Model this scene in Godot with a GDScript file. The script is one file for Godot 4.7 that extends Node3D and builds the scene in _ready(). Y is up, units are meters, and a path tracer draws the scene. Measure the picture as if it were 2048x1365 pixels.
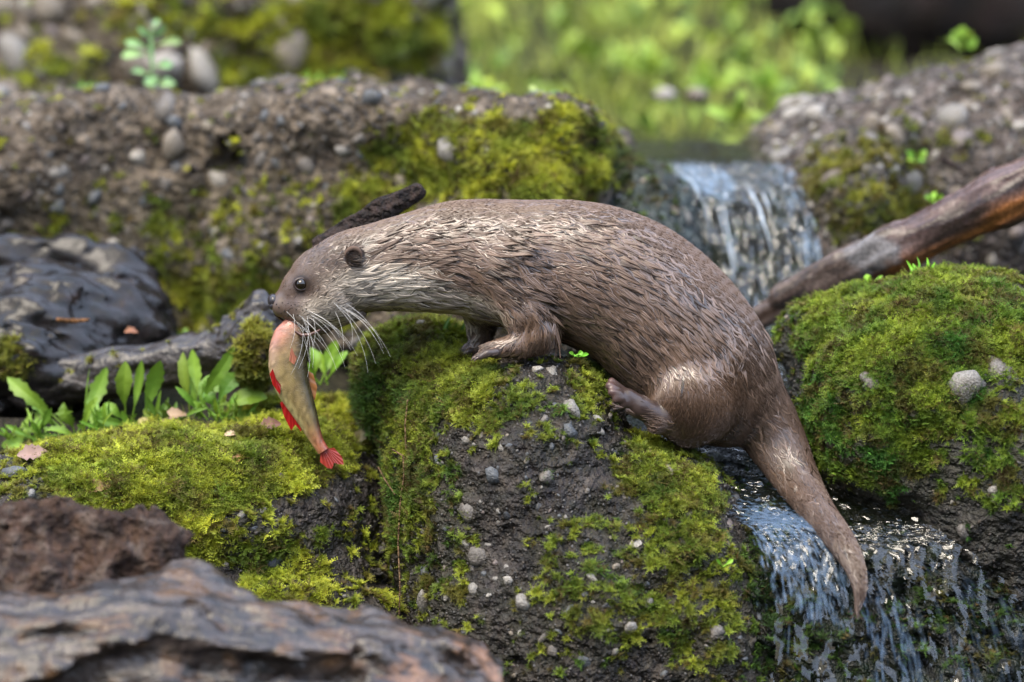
extends Node3D
# An otter with a fish on a mossy conglomerate boulder beside a small stream.
# Shapes are laid out in a frame turned with the line of sight (x right, y up, z towards the eye, metres); vb turns that frame into the world.

const FAR := 5.0            # distance from the eye to the otter
const K := 0.00012          # metres per photo pixel per metre of distance
const PITCH := 12.0
var vb: Basis
var up: Vector3             # the world's up in the view frame
var rng := RandomNumberGenerator.new()
var taken := {}

# ---------------------------------------------------------------- helpers: places
func Q(px: float, py: float, d: float) -> Vector3:
	var s := K * (FAR + d)
	return Vector3((px - 1024.0) * s, (682.5 - py) * s, -d)

func pix(v: Vector3) -> Vector2:
	var s := K * (FAR - v.z)
	return Vector2(1024.0 + v.x / s, 682.5 - v.y / s)

func S(px: float) -> float:
	return px * K * FAR

func sm(a: float, b: float, x: float) -> float:
	var t := clampf((x - a) / (b - a), 0.0, 1.0)
	return t * t * (3.0 - 2.0 * t)

func noise(seed_: int, wave: float, oct := 3, kind := FastNoiseLite.TYPE_SIMPLEX_SMOOTH) -> FastNoiseLite:
	var n := FastNoiseLite.new()
	n.seed = seed_
	n.noise_type = kind
	n.frequency = 1.0 / wave
	n.fractal_octaves = oct
	if oct <= 1:
		n.fractal_type = FastNoiseLite.FRACTAL_NONE
	return n

# ---------------------------------------------------------------- helpers: meshes
class Geo:
	var v := PackedVector3Array()
	var n := PackedVector3Array()
	var c := PackedColorArray()
	var uv := PackedVector2Array()
	var i := PackedInt32Array()      # counter-clockwise seen from outside

	func vert(p: Vector3, col := Color.WHITE, t := Vector2.ZERO) -> int:
		v.append(p); c.append(col); uv.append(t)
		return v.size() - 1

	func tri(a: int, b: int, d: int) -> void:
		i.append(a); i.append(b); i.append(d)

	func quad(a: int, b: int, d: int, e: int) -> void:
		tri(a, b, d); tri(a, d, e)

	func normals() -> void:
		n = PackedVector3Array()
		n.resize(v.size())
		for k in range(0, i.size(), 3):
			var a := i[k]
			var b := i[k + 1]
			var d := i[k + 2]
			var f := (v[b] - v[a]).cross(v[d] - v[a])
			n[a] += f; n[b] += f; n[d] += f
		for k in n.size():
			n[k] = n[k].normalized() if n[k].length_squared() > 0.0 else Vector3.UP

	func tube(pts: Array, rad: Array, sides: int, col: Color, cap := true) -> void:
		var base := v.size()
		var m := pts.size()
		var side := Vector3.ZERO
		for k in m:
			var t: Vector3 = (pts[mini(k + 1, m - 1)] - pts[maxi(k - 1, 0)]).normalized()
			if side == Vector3.ZERO:
				side = t.cross(Vector3(0.31, 0.2, 0.93)).normalized()
			side = (side - t * side.dot(t)).normalized()
			var o := t.cross(side)
			for s in sides:
				var a := TAU * s / sides
				vert(pts[k] + (side * cos(a) + o * sin(a)) * float(rad[k]), col, Vector2(float(s) / sides, float(k) / m))
		for k in m - 1:
			for s in sides:
				var s2 := (s + 1) % sides
				quad(base + k * sides + s, base + k * sides + s2, base + (k + 1) * sides + s2, base + (k + 1) * sides + s)
		if cap:
			for e in 2:
				var at := base + (m - 1) * sides * e
				var mid := vert(pts[(m - 1) * e], col)
				for s in sides:
					if e == 1: tri(mid, at + s, at + (s + 1) % sides)
					else: tri(mid, at + (s + 1) % sides, at + s)

	func ball(at: Vector3, r: Vector3, b: Basis, col: Color, ring := 8, seg := 12) -> void:
		var base := v.size()
		for k in ring + 1:
			var th := PI * k / ring
			for s in seg:
				var ph := TAU * s / seg
				vert(at + b * (Vector3(sin(th) * cos(ph), cos(th), sin(th) * sin(ph)) * r), col)
		for k in ring:
			for s in seg:
				var s2 := (s + 1) % seg
				quad(base + k * seg + s, base + k * seg + s2, base + (k + 1) * seg + s2, base + (k + 1) * seg + s)

	func bake(turn: Basis, base: Vector3) -> ArrayMesh:
		if n.size() != v.size():
			normals()
		var vv := PackedVector3Array()
		var nn := PackedVector3Array()
		vv.resize(v.size()); nn.resize(v.size())
		for k in v.size():
			vv[k] = turn * (v[k] - base)
			nn[k] = turn * n[k]
		var ii := i.duplicate()
		for k in range(0, ii.size(), 3):
			var t := ii[k]
			ii[k] = ii[k + 1]
			ii[k + 1] = t
		var a := []
		a.resize(Mesh.ARRAY_MAX)
		a[Mesh.ARRAY_VERTEX] = vv
		a[Mesh.ARRAY_NORMAL] = nn
		a[Mesh.ARRAY_COLOR] = c
		a[Mesh.ARRAY_TEX_UV] = uv
		a[Mesh.ARRAY_INDEX] = ii
		var m := ArrayMesh.new()
		m.add_surface_from_arrays(Mesh.PRIMITIVE_TRIANGLES, a)
		return m

# ---------------------------------------------------------------- helpers: solids (smoothly joined ellipsoids, boxes and tapered bones)
class Solid:
	var kind := PackedInt32Array()
	var ctr := PackedVector3Array()      # centre, or first joint
	var rad := PackedVector3Array()      # radii / half sizes / (ra, rb, 0)
	var ends := PackedVector3Array()
	var inv: Array[Basis] = []
	var reach := PackedFloat32Array()
	var mid := PackedVector3Array()
	var k := 0.02
	var ks := PackedFloat32Array()
	var flat := 1.0                      # bones are thinner along z by this factor
	var cuts: Array = []                 # [one end, other end, radius] hollows and grooves
	var waves: Array = []                # [FastNoiseLite, amplitude, Basis]
	var slack := 0.0

	func ball(c: Vector3, r: Vector3, roll := 0.0, yaw := 0.0) -> Solid:
		kind.append(0); ctr.append(c); rad.append(r); ends.append(c)
		inv.append((Basis(Vector3.BACK, deg_to_rad(roll)) * Basis(Vector3.UP, deg_to_rad(yaw))).inverse())
		reach.append(maxf(r.x, maxf(r.y, r.z))); mid.append(c); ks.append(k)
		return self

	func box(c: Vector3, r: Vector3, roll := 0.0, yaw := 0.0, tilt := 0.0) -> Solid:
		kind.append(1); ctr.append(c); rad.append(r); ends.append(c)
		inv.append((Basis(Vector3.BACK, deg_to_rad(roll)) * Basis(Vector3.UP, deg_to_rad(yaw)) * Basis(Vector3.RIGHT, deg_to_rad(tilt))).inverse())
		reach.append(r.length()); mid.append(c); ks.append(k)
		return self

	func bone(a: Vector3, b: Vector3, ra: float, rb: float) -> Solid:
		kind.append(2); ctr.append(a); ends.append(b); rad.append(Vector3(ra, rb, 0)); inv.append(Basis())
		mid.append((a + b) * 0.5); reach.append(a.distance_to(b) * 0.5 + maxf(ra, rb)); ks.append(k)
		return self

	func wave(n: FastNoiseLite, amp: float, stretch := Basis()) -> Solid:
		waves.append([n, amp, stretch]); slack += amp
		return self

	var some := PackedInt32Array()       # the pieces near the block at hand

	func shape(p: Vector3, few := false) -> float:
		var best := 1e3
		var many := some.size() if few else kind.size()
		for jj in many:
			var j := some[jj] if few else jj
			var kj := ks[j]
			var far := p.distance_to(mid[j]) - reach[j]
			if far > best + kj:
				continue
			var d := 0.0
			match kind[j]:
				0:
					var q: Vector3 = inv[j] * (p - ctr[j])
					var r := rad[j]
					var q1 := q / r
					var k0 := q1.length()
					var k1 := (q1 / r).length()
					d = k0 * (k0 - 1.0) / maxf(k1, 1e-6) if k0 > 0.05 else -minf(r.x, minf(r.y, r.z))
				1:
					var q2: Vector3 = (inv[j] * (p - ctr[j])).abs() - rad[j] + Vector3.ONE * 0.04
					d = Vector3(maxf(q2.x, 0), maxf(q2.y, 0), maxf(q2.z, 0)).length() + minf(maxf(q2.x, maxf(q2.y, q2.z)), 0.0) - 0.04
				2:
					var pa := p - ctr[j]
					var ba := ends[j] - ctr[j]
					pa.z *= flat; ba.z *= flat
					var t := clampf(pa.dot(ba) / ba.dot(ba), 0.0, 1.0)
					d = (pa - ba * t).length() - lerpf(rad[j].x, rad[j].y, t)
			var diff := absf(best - d)
			if diff >= kj:
				best = minf(best, d)
			else:
				var h := (kj - diff) / kj
				best = minf(best, d) - h * h * kj * 0.25
		for cut in cuts:
			var c0: Vector3 = cut[0]
			var cb: Vector3 = cut[1] - c0
			var ct := clampf((p - c0).dot(cb) / maxf(cb.length_squared(), 1e-9), 0.0, 1.0)
			best = maxf(best, float(cut[2]) - p.distance_to(c0 + cb * ct))
		return best

	func dist(p: Vector3) -> float:
		var d := shape(p, true)
		if absf(d) < slack * 2.0:
			for w in waves:
				d -= (w[0] as FastNoiseLite).get_noise_3dv(w[2] * p) * float(w[1])
		return d

	# surface nets: one vertex in each cell that the surface crosses
	func nets(lo: Vector3, hi: Vector3, h: float) -> Geo:
		var g := Geo.new()
		var nx := int((hi.x - lo.x) / h) + 2
		var ny := int((hi.y - lo.y) / h) + 2
		var nz := int((hi.z - lo.z) / h) + 2
		var sy := nx
		var sz := nx * ny
		var val := PackedFloat32Array()
		val.resize(nx * ny * nz)
		val.fill(1.0)
		var B := 6
		var blocks := PackedVector3Array()
		var R := B * h * 0.87 + 2.0 * h
		for bz in range(0, nz, B):
			for by in range(0, ny, B):
				for bx in range(0, nx, B):
					var d := shape(lo + Vector3(bx + B * 0.5, by + B * 0.5, bz + B * 0.5) * h)
					var near := absf(d) < R * 1.25 + slack
					if not near and d > 0.0:
						continue
					if near:
						blocks.append(Vector3(bx, by, bz))
						some.clear()
						var heart := lo + Vector3(bx + B * 0.5, by + B * 0.5, bz + B * 0.5) * h
						for j in kind.size():
							if heart.distance_to(mid[j]) - reach[j] < d + 2.0 * R + ks[j] + slack + 0.004:
								some.append(j)
					for z in range(bz, mini(bz + B, nz)):
						for y in range(by, mini(by + B, ny)):
							var row := z * sz + y * sy
							for x in range(bx, mini(bx + B, nx)):
								if x == 0 or y == 0 or z == 0 or x >= nx - 2 or y >= ny - 2 or z >= nz - 2:
									continue
								val[row + x] = dist(lo + Vector3(x, y, z) * h) if near else -1.0
		var at := PackedInt32Array()
		at.resize(nx * ny * nz)
		at.fill(-1)
		var off := [0, 1, sy, sy + 1, sz, sz + 1, sz + sy, sz + sy + 1]
		var crn: Array[Vector3] = []
		for q in 8:
			crn.append(Vector3(q & 1, (q >> 1) & 1, (q >> 2) & 1))
		var pairs := [[0, 1], [2, 3], [4, 5], [6, 7], [0, 2], [1, 3], [4, 6], [5, 7], [0, 4], [1, 5], [2, 6], [3, 7]]
		var f := PackedFloat32Array()
		f.resize(8)
		for b in blocks:
			for z in range(int(b.z), mini(int(b.z) + B, nz - 1)):
				for y in range(int(b.y), mini(int(b.y) + B, ny - 1)):
					for x in range(int(b.x), mini(int(b.x) + B, nx - 1)):
						var o := z * sz + y * sy + x
						var mask := 0
						for q in 8:
							f[q] = val[o + off[q]]
							if f[q] < 0.0:
								mask |= 1 << q
						if mask == 0 or mask == 255:
							continue
						var sum := Vector3.ZERO
						var cnt := 0
						for e in pairs:
							var e0: int = e[0]
							var e1: int = e[1]
							if (f[e0] < 0.0) != (f[e1] < 0.0):
								sum += crn[e0].lerp(crn[e1], f[e0] / (f[e0] - f[e1]))
								cnt += 1
						at[o] = g.v.size()
						g.v.append(lo + (Vector3(x, y, z) + sum / cnt) * h)
		for b in blocks:
			for z in range(maxi(int(b.z), 1), mini(int(b.z) + B, nz - 1)):
				for y in range(maxi(int(b.y), 1), mini(int(b.y) + B, ny - 1)):
					for x in range(maxi(int(b.x), 1), mini(int(b.x) + B, nx - 1)):
						var o := z * sz + y * sy + x
						if at[o] < 0:
							continue
						var s0 := val[o] < 0.0
						if s0 != (val[o + 1] < 0.0):
							face(g, at[o - sy - sz], at[o - sz], at[o], at[o - sy], s0)
						if s0 != (val[o + sy] < 0.0):
							face(g, at[o - 1 - sz], at[o - 1], at[o], at[o - sz], s0)
						if s0 != (val[o + sz] < 0.0):
							face(g, at[o - 1 - sy], at[o - sy], at[o], at[o - 1], s0)
		g.normals()
		return g

	func face(g: Geo, a: int, b: int, c: int, d: int, out: bool) -> void:
		if a < 0 or b < 0 or c < 0 or d < 0:
			return
		if out: g.quad(a, b, c, d)
		else: g.quad(a, d, c, b)

# ---------------------------------------------------------------- helpers: nodes
func numbered(called: String) -> String:
	var n: int = taken.get(called, 0)
	taken[called] = n + 1
	return called if n == 0 else "%s_%03d" % [called, n]

func tag(o: Node, label: String, category := "", group := "", kind := "") -> void:
	if label: o.set_meta("label", label)
	if category: o.set_meta("category", category)
	if group: o.set_meta("group", group)
	if kind: o.set_meta("kind", kind)

func thing(called: String, at: Vector3, label: String, category: String, group := "") -> Node3D:
	var o := Node3D.new()
	o.name = numbered(called)
	add_child(o)
	o.position = vb * at
	tag(o, label, category, group)
	return o

func mesh_thing(called: String, g: Geo, mat: Material, at: Vector3, label: String, category := "", group := "", kind := "") -> MeshInstance3D:
	var o := MeshInstance3D.new()
	o.name = numbered(called)
	o.mesh = g.bake(vb, at)
	o.material_override = mat
	o.mesh.surface_set_material(0, mat)
	add_child(o)
	o.position = vb * at
	tag(o, label, category, group, kind)
	return o

func part(called: String, g: Geo, mat: Material, parent: Node3D, at: Vector3, kind := "") -> MeshInstance3D:
	var o := MeshInstance3D.new()
	o.name = called
	o.mesh = g.bake(vb, at)
	o.mesh.surface_set_material(0, mat)
	parent.add_child(o, true)
	if kind: o.set_meta("kind", kind)
	return o

# many small copies: rows of 16 floats
class Swarm:
	var rows := PackedFloat32Array()
	var count := 0
	func put(b: Basis, at: Vector3, c: Color) -> void:
		rows.append_array(PackedFloat32Array([b.x.x, b.y.x, b.z.x, at.x, b.x.y, b.y.y, b.z.y, at.y, b.x.z, b.y.z, b.z.z, at.z, c.r, c.g, c.b, c.a]))
		count += 1

func swarm(called: String, s: Swarm, mesh: Mesh, mat: Material, parent: Node3D, label := "", category := "") -> MultiMeshInstance3D:
	var m := MultiMesh.new()
	m.transform_format = MultiMesh.TRANSFORM_3D
	m.use_colors = true
	mesh.surface_set_material(0, mat)
	m.mesh = mesh
	m.instance_count = s.count
	m.buffer = s.rows
	var o := MultiMeshInstance3D.new()
	o.name = numbered(called) if parent == self else called
	o.multimesh = m
	parent.add_child(o, true)
	tag(o, label, category, "", "stuff")
	return o

func mat_of(rough: float, spec := 0.5, tex: Texture2D = null, relief: Texture2D = null, relief_cm := 0.0, tex_scale := 8.0) -> StandardMaterial3D:
	var m := StandardMaterial3D.new()
	m.vertex_color_use_as_albedo = true
	m.roughness = rough
	m.metallic_specular = spec
	if tex or relief:
		m.uv1_triplanar = true
		m.uv1_world_triplanar = true
		m.uv1_scale = Vector3.ONE * tex_scale
	if tex:
		m.albedo_texture = tex
	if relief:
		m.heightmap_enabled = true
		m.heightmap_texture = relief
		m.heightmap_scale = relief_cm
	return m

func noise_tex(seed_: int, freq: float, oct: int, lo: float, hi: float, size := 512, kind := FastNoiseLite.TYPE_SIMPLEX_SMOOTH) -> NoiseTexture2D:
	var n := FastNoiseLite.new()
	n.seed = seed_
	n.frequency = freq
	n.fractal_octaves = oct
	n.noise_type = kind
	var t := NoiseTexture2D.new()
	t.width = size; t.height = size
	t.seamless = true
	t.noise = n
	var g := Gradient.new()
	g.set_color(0, Color(lo, lo, lo)); g.set_color(1, Color(hi, hi, hi))
	t.color_ramp = g
	return t

# ---------------------------------------------------------------- the scene
var jobs: Array = []        # solids to be meshed, four at a time
var geos: Array = []

func job(solid: Solid, lo: Vector3, hi: Vector3, h: float, paint: Callable) -> int:
	jobs.append([solid, lo, hi, h, paint])
	geos.append(null)
	return jobs.size() - 1

func work(k: int) -> void:
	var j: Array = jobs[k]
	var g: Geo = (j[0] as Solid).nets(j[1], j[2], j[3])
	var paint: Callable = j[4]
	for q in g.v.size():
		g.c.append(paint.call(g.v[q], g.n[q]))
		g.uv.append(Vector2.ZERO)
	geos[k] = g

var n_a: FastNoiseLite
var n_b: FastNoiseLite
var n_c: FastNoiseLite
var n_d: FastNoiseLite
var n_ridge: FastNoiseLite
var T := {}                 # textures
var M := {}                 # materials

func _ready() -> void:
	rng.seed = 20240611
	vb = Basis(Vector3.RIGHT, deg_to_rad(-PITCH))
	up = vb.inverse() * Vector3.UP
	set_camera_and_light()
	n_a = noise(11, 0.12); n_b = noise(12, 0.035); n_c = noise(13, 0.012); n_d = noise(14, 0.3, 2)
	n_ridge = noise(15, 0.02, 2)
	set_materials()
	ground_and_water()
	foam_and_sheen()
	define_rocks()
	define_wood()
	define_otter()
	var task := WorkerThreadPool.add_group_task(work, jobs.size())
	WorkerThreadPool.wait_for_group_task_completion(task)
	place_rocks()
	place_wood()
	place_otter()
	place_fish()
	plants()
	litter()

func set_camera_and_light() -> void:
	var cam := Camera3D.new()
	cam.name = "camera"
	add_child(cam)
	cam.transform = Transform3D(vb, vb * Vector3(0, 0, FAR))
	var lens_ := CameraAttributesPhysical.new()
	lens_.frustum_focal_length = 146.5
	lens_.exposure_aperture = 2.1
	lens_.frustum_focus_distance = FAR - 0.06
	cam.attributes = lens_
	cam.fov = rad_to_deg(2.0 * atan(682.5 * K))
	cam.near = 0.05
	cam.far = 400.0
	var sky := ProceduralSkyMaterial.new()
	sky.sky_top_color = Color(0.76, 0.82, 0.94)
	sky.sky_horizon_color = Color(0.42, 0.45, 0.47)
	sky.sky_curve = 0.35
	sky.ground_bottom_color = Color(0.12, 0.13, 0.09)
	sky.ground_horizon_color = Color(0.25, 0.28, 0.2)
	sky.sky_energy_multiplier = 1.6
	var e := Environment.new()
	e.background_mode = Environment.BG_SKY
	e.sky = Sky.new()
	e.sky.sky_material = sky
	e.background_energy_multiplier = 1.0
	e.tonemap_mode = Environment.TONE_MAPPER_LINEAR
	e.tonemap_exposure = 1.82
	e.sdfgi_enabled = true
	e.ssao_enabled = true
	e.ssil_enabled = true
	var w := WorldEnvironment.new()
	w.name = "world_environment"
	w.environment = e
	add_child(w)
	var sun := DirectionalLight3D.new()
	sun.name = "sun"
	sun.light_energy = 0.9
	sun.light_color = Color(1.0, 0.96, 0.9)
	sun.light_angular_distance = 34.0
	sun.shadow_enabled = true
	add_child(sun)
	sun.transform = Transform3D(Basis.looking_at(-Vector3(-0.35, 1.0, 0.38)), Vector3(0, 4, 0))

func set_materials() -> void:
	T.grain = noise_tex(3, 0.02, 5, 0.55, 1.0)
	T.rough = noise_tex(4, 0.018, 6, 0.0, 1.0)
	T.pits = noise_tex(5, 0.03, 3, 0.0, 1.0, 512, FastNoiseLite.TYPE_CELLULAR)
	T.fibre = noise_tex(6, 0.02, 4, 0.0, 1.0)
	M.rock = mat_of(0.55, 0.45, T.grain, T.rough, 1.4, 9.0)
	M.wet_rock = mat_of(0.28, 0.5, T.grain, T.rough, 1.2, 11.0)
	M.dry_rock = mat_of(0.85, 0.4, T.grain, T.rough, 2.0, 6.0)
	M.soil = mat_of(0.9, 0.3, T.grain, T.rough, 2.0, 5.0)
	M.pebble = mat_of(0.5, 0.5, T.grain, T.rough, 0.12, 40.0)
	M.pebble.vertex_color_use_as_albedo = true
	M.moss = mat_of(0.62, 0.4)
	M.moss.backlight_enabled = true
	M.moss.backlight = Color(0.45, 0.45, 0.45)
	M.leaf = mat_of(0.5, 0.45)
	M.leaf.backlight_enabled = true
	M.leaf.backlight = Color(0.5, 0.5, 0.5)
	M.dead_leaf = mat_of(0.55, 0.45)
	M.wood_wet = mat_of(0.3, 0.4, T.grain, T.rough, 0.05, 14.0)
	M.wood = mat_of(0.33, 0.5, T.grain, T.rough, 0.2, 12.0)
	M.bark = mat_of(0.8, 0.35, T.grain, T.rough, 1.6, 10.0)
	M.skin = mat_of(0.36, 0.5)
	M.fur = mat_of(0.34, 0.5)
	M.bark_skin = mat_of(0.85, 0.25)
	M.lock = mat_of(0.23, 0.6)
	M.fin = mat_of(0.2, 0.5)
	M.fin.backlight_enabled = true
	M.fin.backlight = Color(0.6, 0.6, 0.6)
	M.wet_skin = mat_of(0.25, 0.5)
	M.eye = mat_of(0.05, 0.6)
	M.fish = mat_of(0.17, 0.55, null, T.pits, 0.045, 36.0)
	M.whisker = mat_of(0.35, 0.5)
	var w := StandardMaterial3D.new()
	w.transparency = BaseMaterial3D.TRANSPARENCY_ALPHA
	w.albedo_color = Color(0.10, 0.12, 0.06, 0.14)
	w.roughness = 0.06
	w.metallic_specular = 0.6
	M.water = w
	var f := StandardMaterial3D.new()
	f.transparency = BaseMaterial3D.TRANSPARENCY_ALPHA
	f.albedo_color = Color(1, 1, 1)
	f.vertex_color_use_as_albedo = true
	f.roughness = 0.3
	M.foam_sheen = f

# ---------------------------------------------------------------- ground, stream
func ground_y(x: float, z: float) -> float:      # world
	var y := lerpf(-0.62, -0.17, sm(0.3, -0.15, z))
	y = lerpf(y, -0.05, sm(-1.3, -1.9, z))
	y += maxf(0.0, -z - 2.0) * 0.16
	y += maxf(0.0, -z - 3.6) * 0.9  # unseen steep hillside at the back, added to darken the pool reflection
	y += minf(maxf(0.0, z - 6.3) * 0.9, 7.0)  # unseen hill behind the camera, added to darken reflections and front fill
	return y

func loft(rows: Array, nu: int, nv: int, lift: Callable) -> Geo:
	# rows: [left px, left py, right px, right py, distance]
	var g := Geo.new()
	var m := rows.size()
	for a in nv + 1:
		var t := float(a) / nv * (m - 1)
		var k := mini(int(t), m - 2)
		var f := t - k
		var r0: Array = rows[maxi(k - 1, 0)]
		var r1: Array = rows[k]
		var r2: Array = rows[k + 1]
		var r3: Array = rows[mini(k + 2, m - 1)]
		var w := []
		for q in 5:
			w.append(cubic_interpolate(r1[q], r2[q], r0[q], r3[q], f))
		for b in nu + 1:
			var s := float(b) / nu
			var p := Q(lerpf(w[0], w[2], s), lerpf(w[1], w[3], s), w[4])
			g.vert(p + lift.call(p, s, t), Color.WHITE, Vector2(s, t))
	for a in nv:
		for b in nu:
			var o := a * (nu + 1) + b
			g.quad(o, o + nu + 1, o + nu + 2, o + 1)
	g.normals()
	return g

var stream_rows := [
	[1120, 268, 1600, 262, 0.86], [1150, 298, 1556, 296, 0.74], [1250, 322, 1590, 322, 0.66], [1330, 360, 1600, 356, 0.60], [1365, 415, 1625, 410, 0.56],
	[1388, 520, 1655, 515, 0.522], [1410, 620, 1660, 640, 0.47], [1420, 690, 1660, 690, 0.34], [1400, 745, 1670, 740, 0.24], [1330, 800, 1680, 790, 0.15], [1290, 870, 1700, 860, 0.06], [1340, 950, 1760, 950, 0.0],
	[1420, 1015, 1840, 1012, -0.06], [1480, 1062, 1920, 1060, -0.11], [1500, 1120, 2010, 1120, -0.135], [1500, 1220, 2110, 1220, -0.15], [1480, 1400, 2180, 1400, -0.165], [1460, 1560, 2220, 1560, -0.175]]

var bed_geo: Geo

func ground_and_water() -> void:
	var g := Geo.new()
	var xs := PackedFloat32Array()
	var zs := PackedFloat32Array()
	for a in 81:
		var u := (a - 40) / 40.0
		xs.append(4.0 * u + 120.0 * pow(absf(u), 5.0) * signf(u))
	for a in 121:
		var u := a / 120.0
		zs.append(lerpf(15.0, -7.0, u) + (pow(maxf(0.0, u - 0.85) / 0.15, 3.0) * -120.0) + pow(maxf(0.0, 0.12 - u) / 0.12, 3.0) * 120.0)
	var inv := vb.inverse()
	for z in zs:
		for x in xs:
			var y := ground_y(x, z) + n_a.get_noise_2d(x, z) * 0.02 + n_d.get_noise_2d(x, z) * 0.06
			var t := n_d.get_noise_2d(x * 1.7 + 9.0, z * 1.7)
			g.vert(inv * Vector3(x, y, z), Color(0.05, 0.04, 0.028).lerp(Color(0.06, 0.075, 0.025), sm(-0.1, 0.4, t)))
	for b in 120:
		for a in 80:
			var o := b * 81 + a
			g.quad(o, o + 1, o + 82, o + 81)
	mesh_thing("ground", g, M.soil, Vector3.ZERO, "dark earth ground around the stream, with unseen hillsides added to darken reflections", "", "", "structure")

	# bed under the water
	var bn := noise(31, 0.045, 4)
	var bed := loft(stream_rows, 60, 260, func(p: Vector3, s: float, t: float) -> Vector3:
		return Vector3((s - 0.5) * 0.16, -0.012 + bn.get_noise_3dv(p) * 0.012, -0.026 + bn.get_noise_3dv(p * 1.3) * lerpf(0.012, 0.036, sm(11.0, 13.0, t))))
	for k in bed.v.size():
		var m := sm(-0.25, 0.35, n_b.get_noise_3dv(bed.v[k]))
		bed.c[k] = Color(0.014, 0.013, 0.011).lerp(Color(0.02, 0.032, 0.012), m)
	bed_geo = bed
	mesh_thing("stream_bed", bed, M.wet_rock, Q(1550, 900, 0.1), "dark wet rock bed under the running stream", "", "", "structure")

	# the water: smooth in the pool, drawn into strings where it falls
	var w1 := noise(41, 0.03, 3)
	var w2 := noise(42, 0.011, 2)
	var w3 := noise(44, 0.018, 2)
	var water := loft(stream_rows, 110, 620, func(p: Vector3, s: float, t: float) -> Vector3:
		var fall := sm(1.6, 3.0, t) * (1.0 - sm(6.0, 7.2, t)) + sm(12.6, 13.6, t)
		var run := sm(6.0, 7.0, t) * (1.0 - sm(12.6, 13.4, t))
		var stretch := Vector3(p.x, p.y * lerpf(1.0, 0.22, fall), p.z)
		var a := 0.00022 + 0.0052 * fall + 0.0035 * run
		var edge := sm(0.0, 0.1, s) * sm(0.0, 0.1, 1.0 - s)
		var hgt := w1.get_noise_3dv(stretch) * a + w2.get_noise_3dv(stretch + Vector3(3, 1, 2)) * a * 0.55
		hgt += w3.get_noise_3d(p.x * 0.7, p.y * lerpf(1.6, 0.3, fall), p.z) * 0.0022 * maxf(run, fall)
		return (up * 0.55 + Vector3(0, 0, 0.8)) * hgt - Vector3(0, 0.02, 0.03) * (1.0 - edge))
	# thin films tear open where the water falls
	var keep := PackedInt32Array()
	var hole := noise(43, 0.02, 3)
	for k in range(0, water.i.size(), 3):
		var o := water.i[k]
		var t := water.uv[o].y
		var p := water.v[o]
		var tear := sm(2.6, 3.6, t) * (1.0 - sm(6.0, 7.0, t)) * 0.75 + sm(13.2, 14.6, t) * lerpf(0.85, 1.15, sm(0.4, 0.6, water.uv[o].x))
		if hole.get_noise_3d(p.x * 1.5, p.y * 0.35, p.z) + 0.62 < tear * 0.7:
			continue
		keep.append_array(PackedInt32Array([o, water.i[k + 1], water.i[k + 2]]))
	water.i = keep
	mesh_thing("water", water, M.water, Q(1550, 900, 0.05), "clear rippling stream water running from the pool over two falls", "", "", "structure")
	# bright strings of falling water
	var st := Geo.new()
	for q in 8:
		var upper := q < 13
		var t0 := rng.randf_range(2.3, 4.2) if upper else rng.randf_range(13.0, 15.2)
		var s0 := rng.randf_range(0.12, 0.95)
		if upper and rng.randf() < 0.5:
			s0 = clampf(rng.randfn(0.33, 0.1), 0.05, 0.95) if rng.randf() < 0.5 else clampf(rng.randfn(0.86, 0.07), 0.05, 0.97)
		var t1 := t0 + rng.randf_range(0.6, 2.2)
		var pts := []
		var rad := []
		var r := rng.randf_range(0.0006, 0.0013)
		for k in 9:
			var t := lerpf(t0, minf(t1, 6.3 if upper else 16.9), k / 8.0)
			var kk := mini(int(t), stream_rows.size() - 2)
			var f := t - kk
			var a: Array = stream_rows[kk]
			var b: Array = stream_rows[kk + 1]
			var s := s0 + n_b.get_noise_2d(q * 3.1, t * 0.012) * 0.03
			pts.append(Q(lerpf(lerpf(a[0], b[0], f), lerpf(a[2], b[2], f), s), lerpf(lerpf(a[1], b[1], f), lerpf(a[3], b[3], f), s), lerpf(a[4], b[4], f)) + Vector3(0, 0, 0.006))
			rad.append(r * sin(PI * (k + 0.6) / 9.2) * rng.randf_range(0.7, 1.3))
		st.tube(pts, rad, 6, Color(0.6, 0.7, 0.8, 0.7))
	mesh_thing("water_strings", st, M.foam_sheen, Q(1550, 900, 0.05), "bright thin strings of water in front of the upper fall", "waterfall", "", "stuff")

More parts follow.
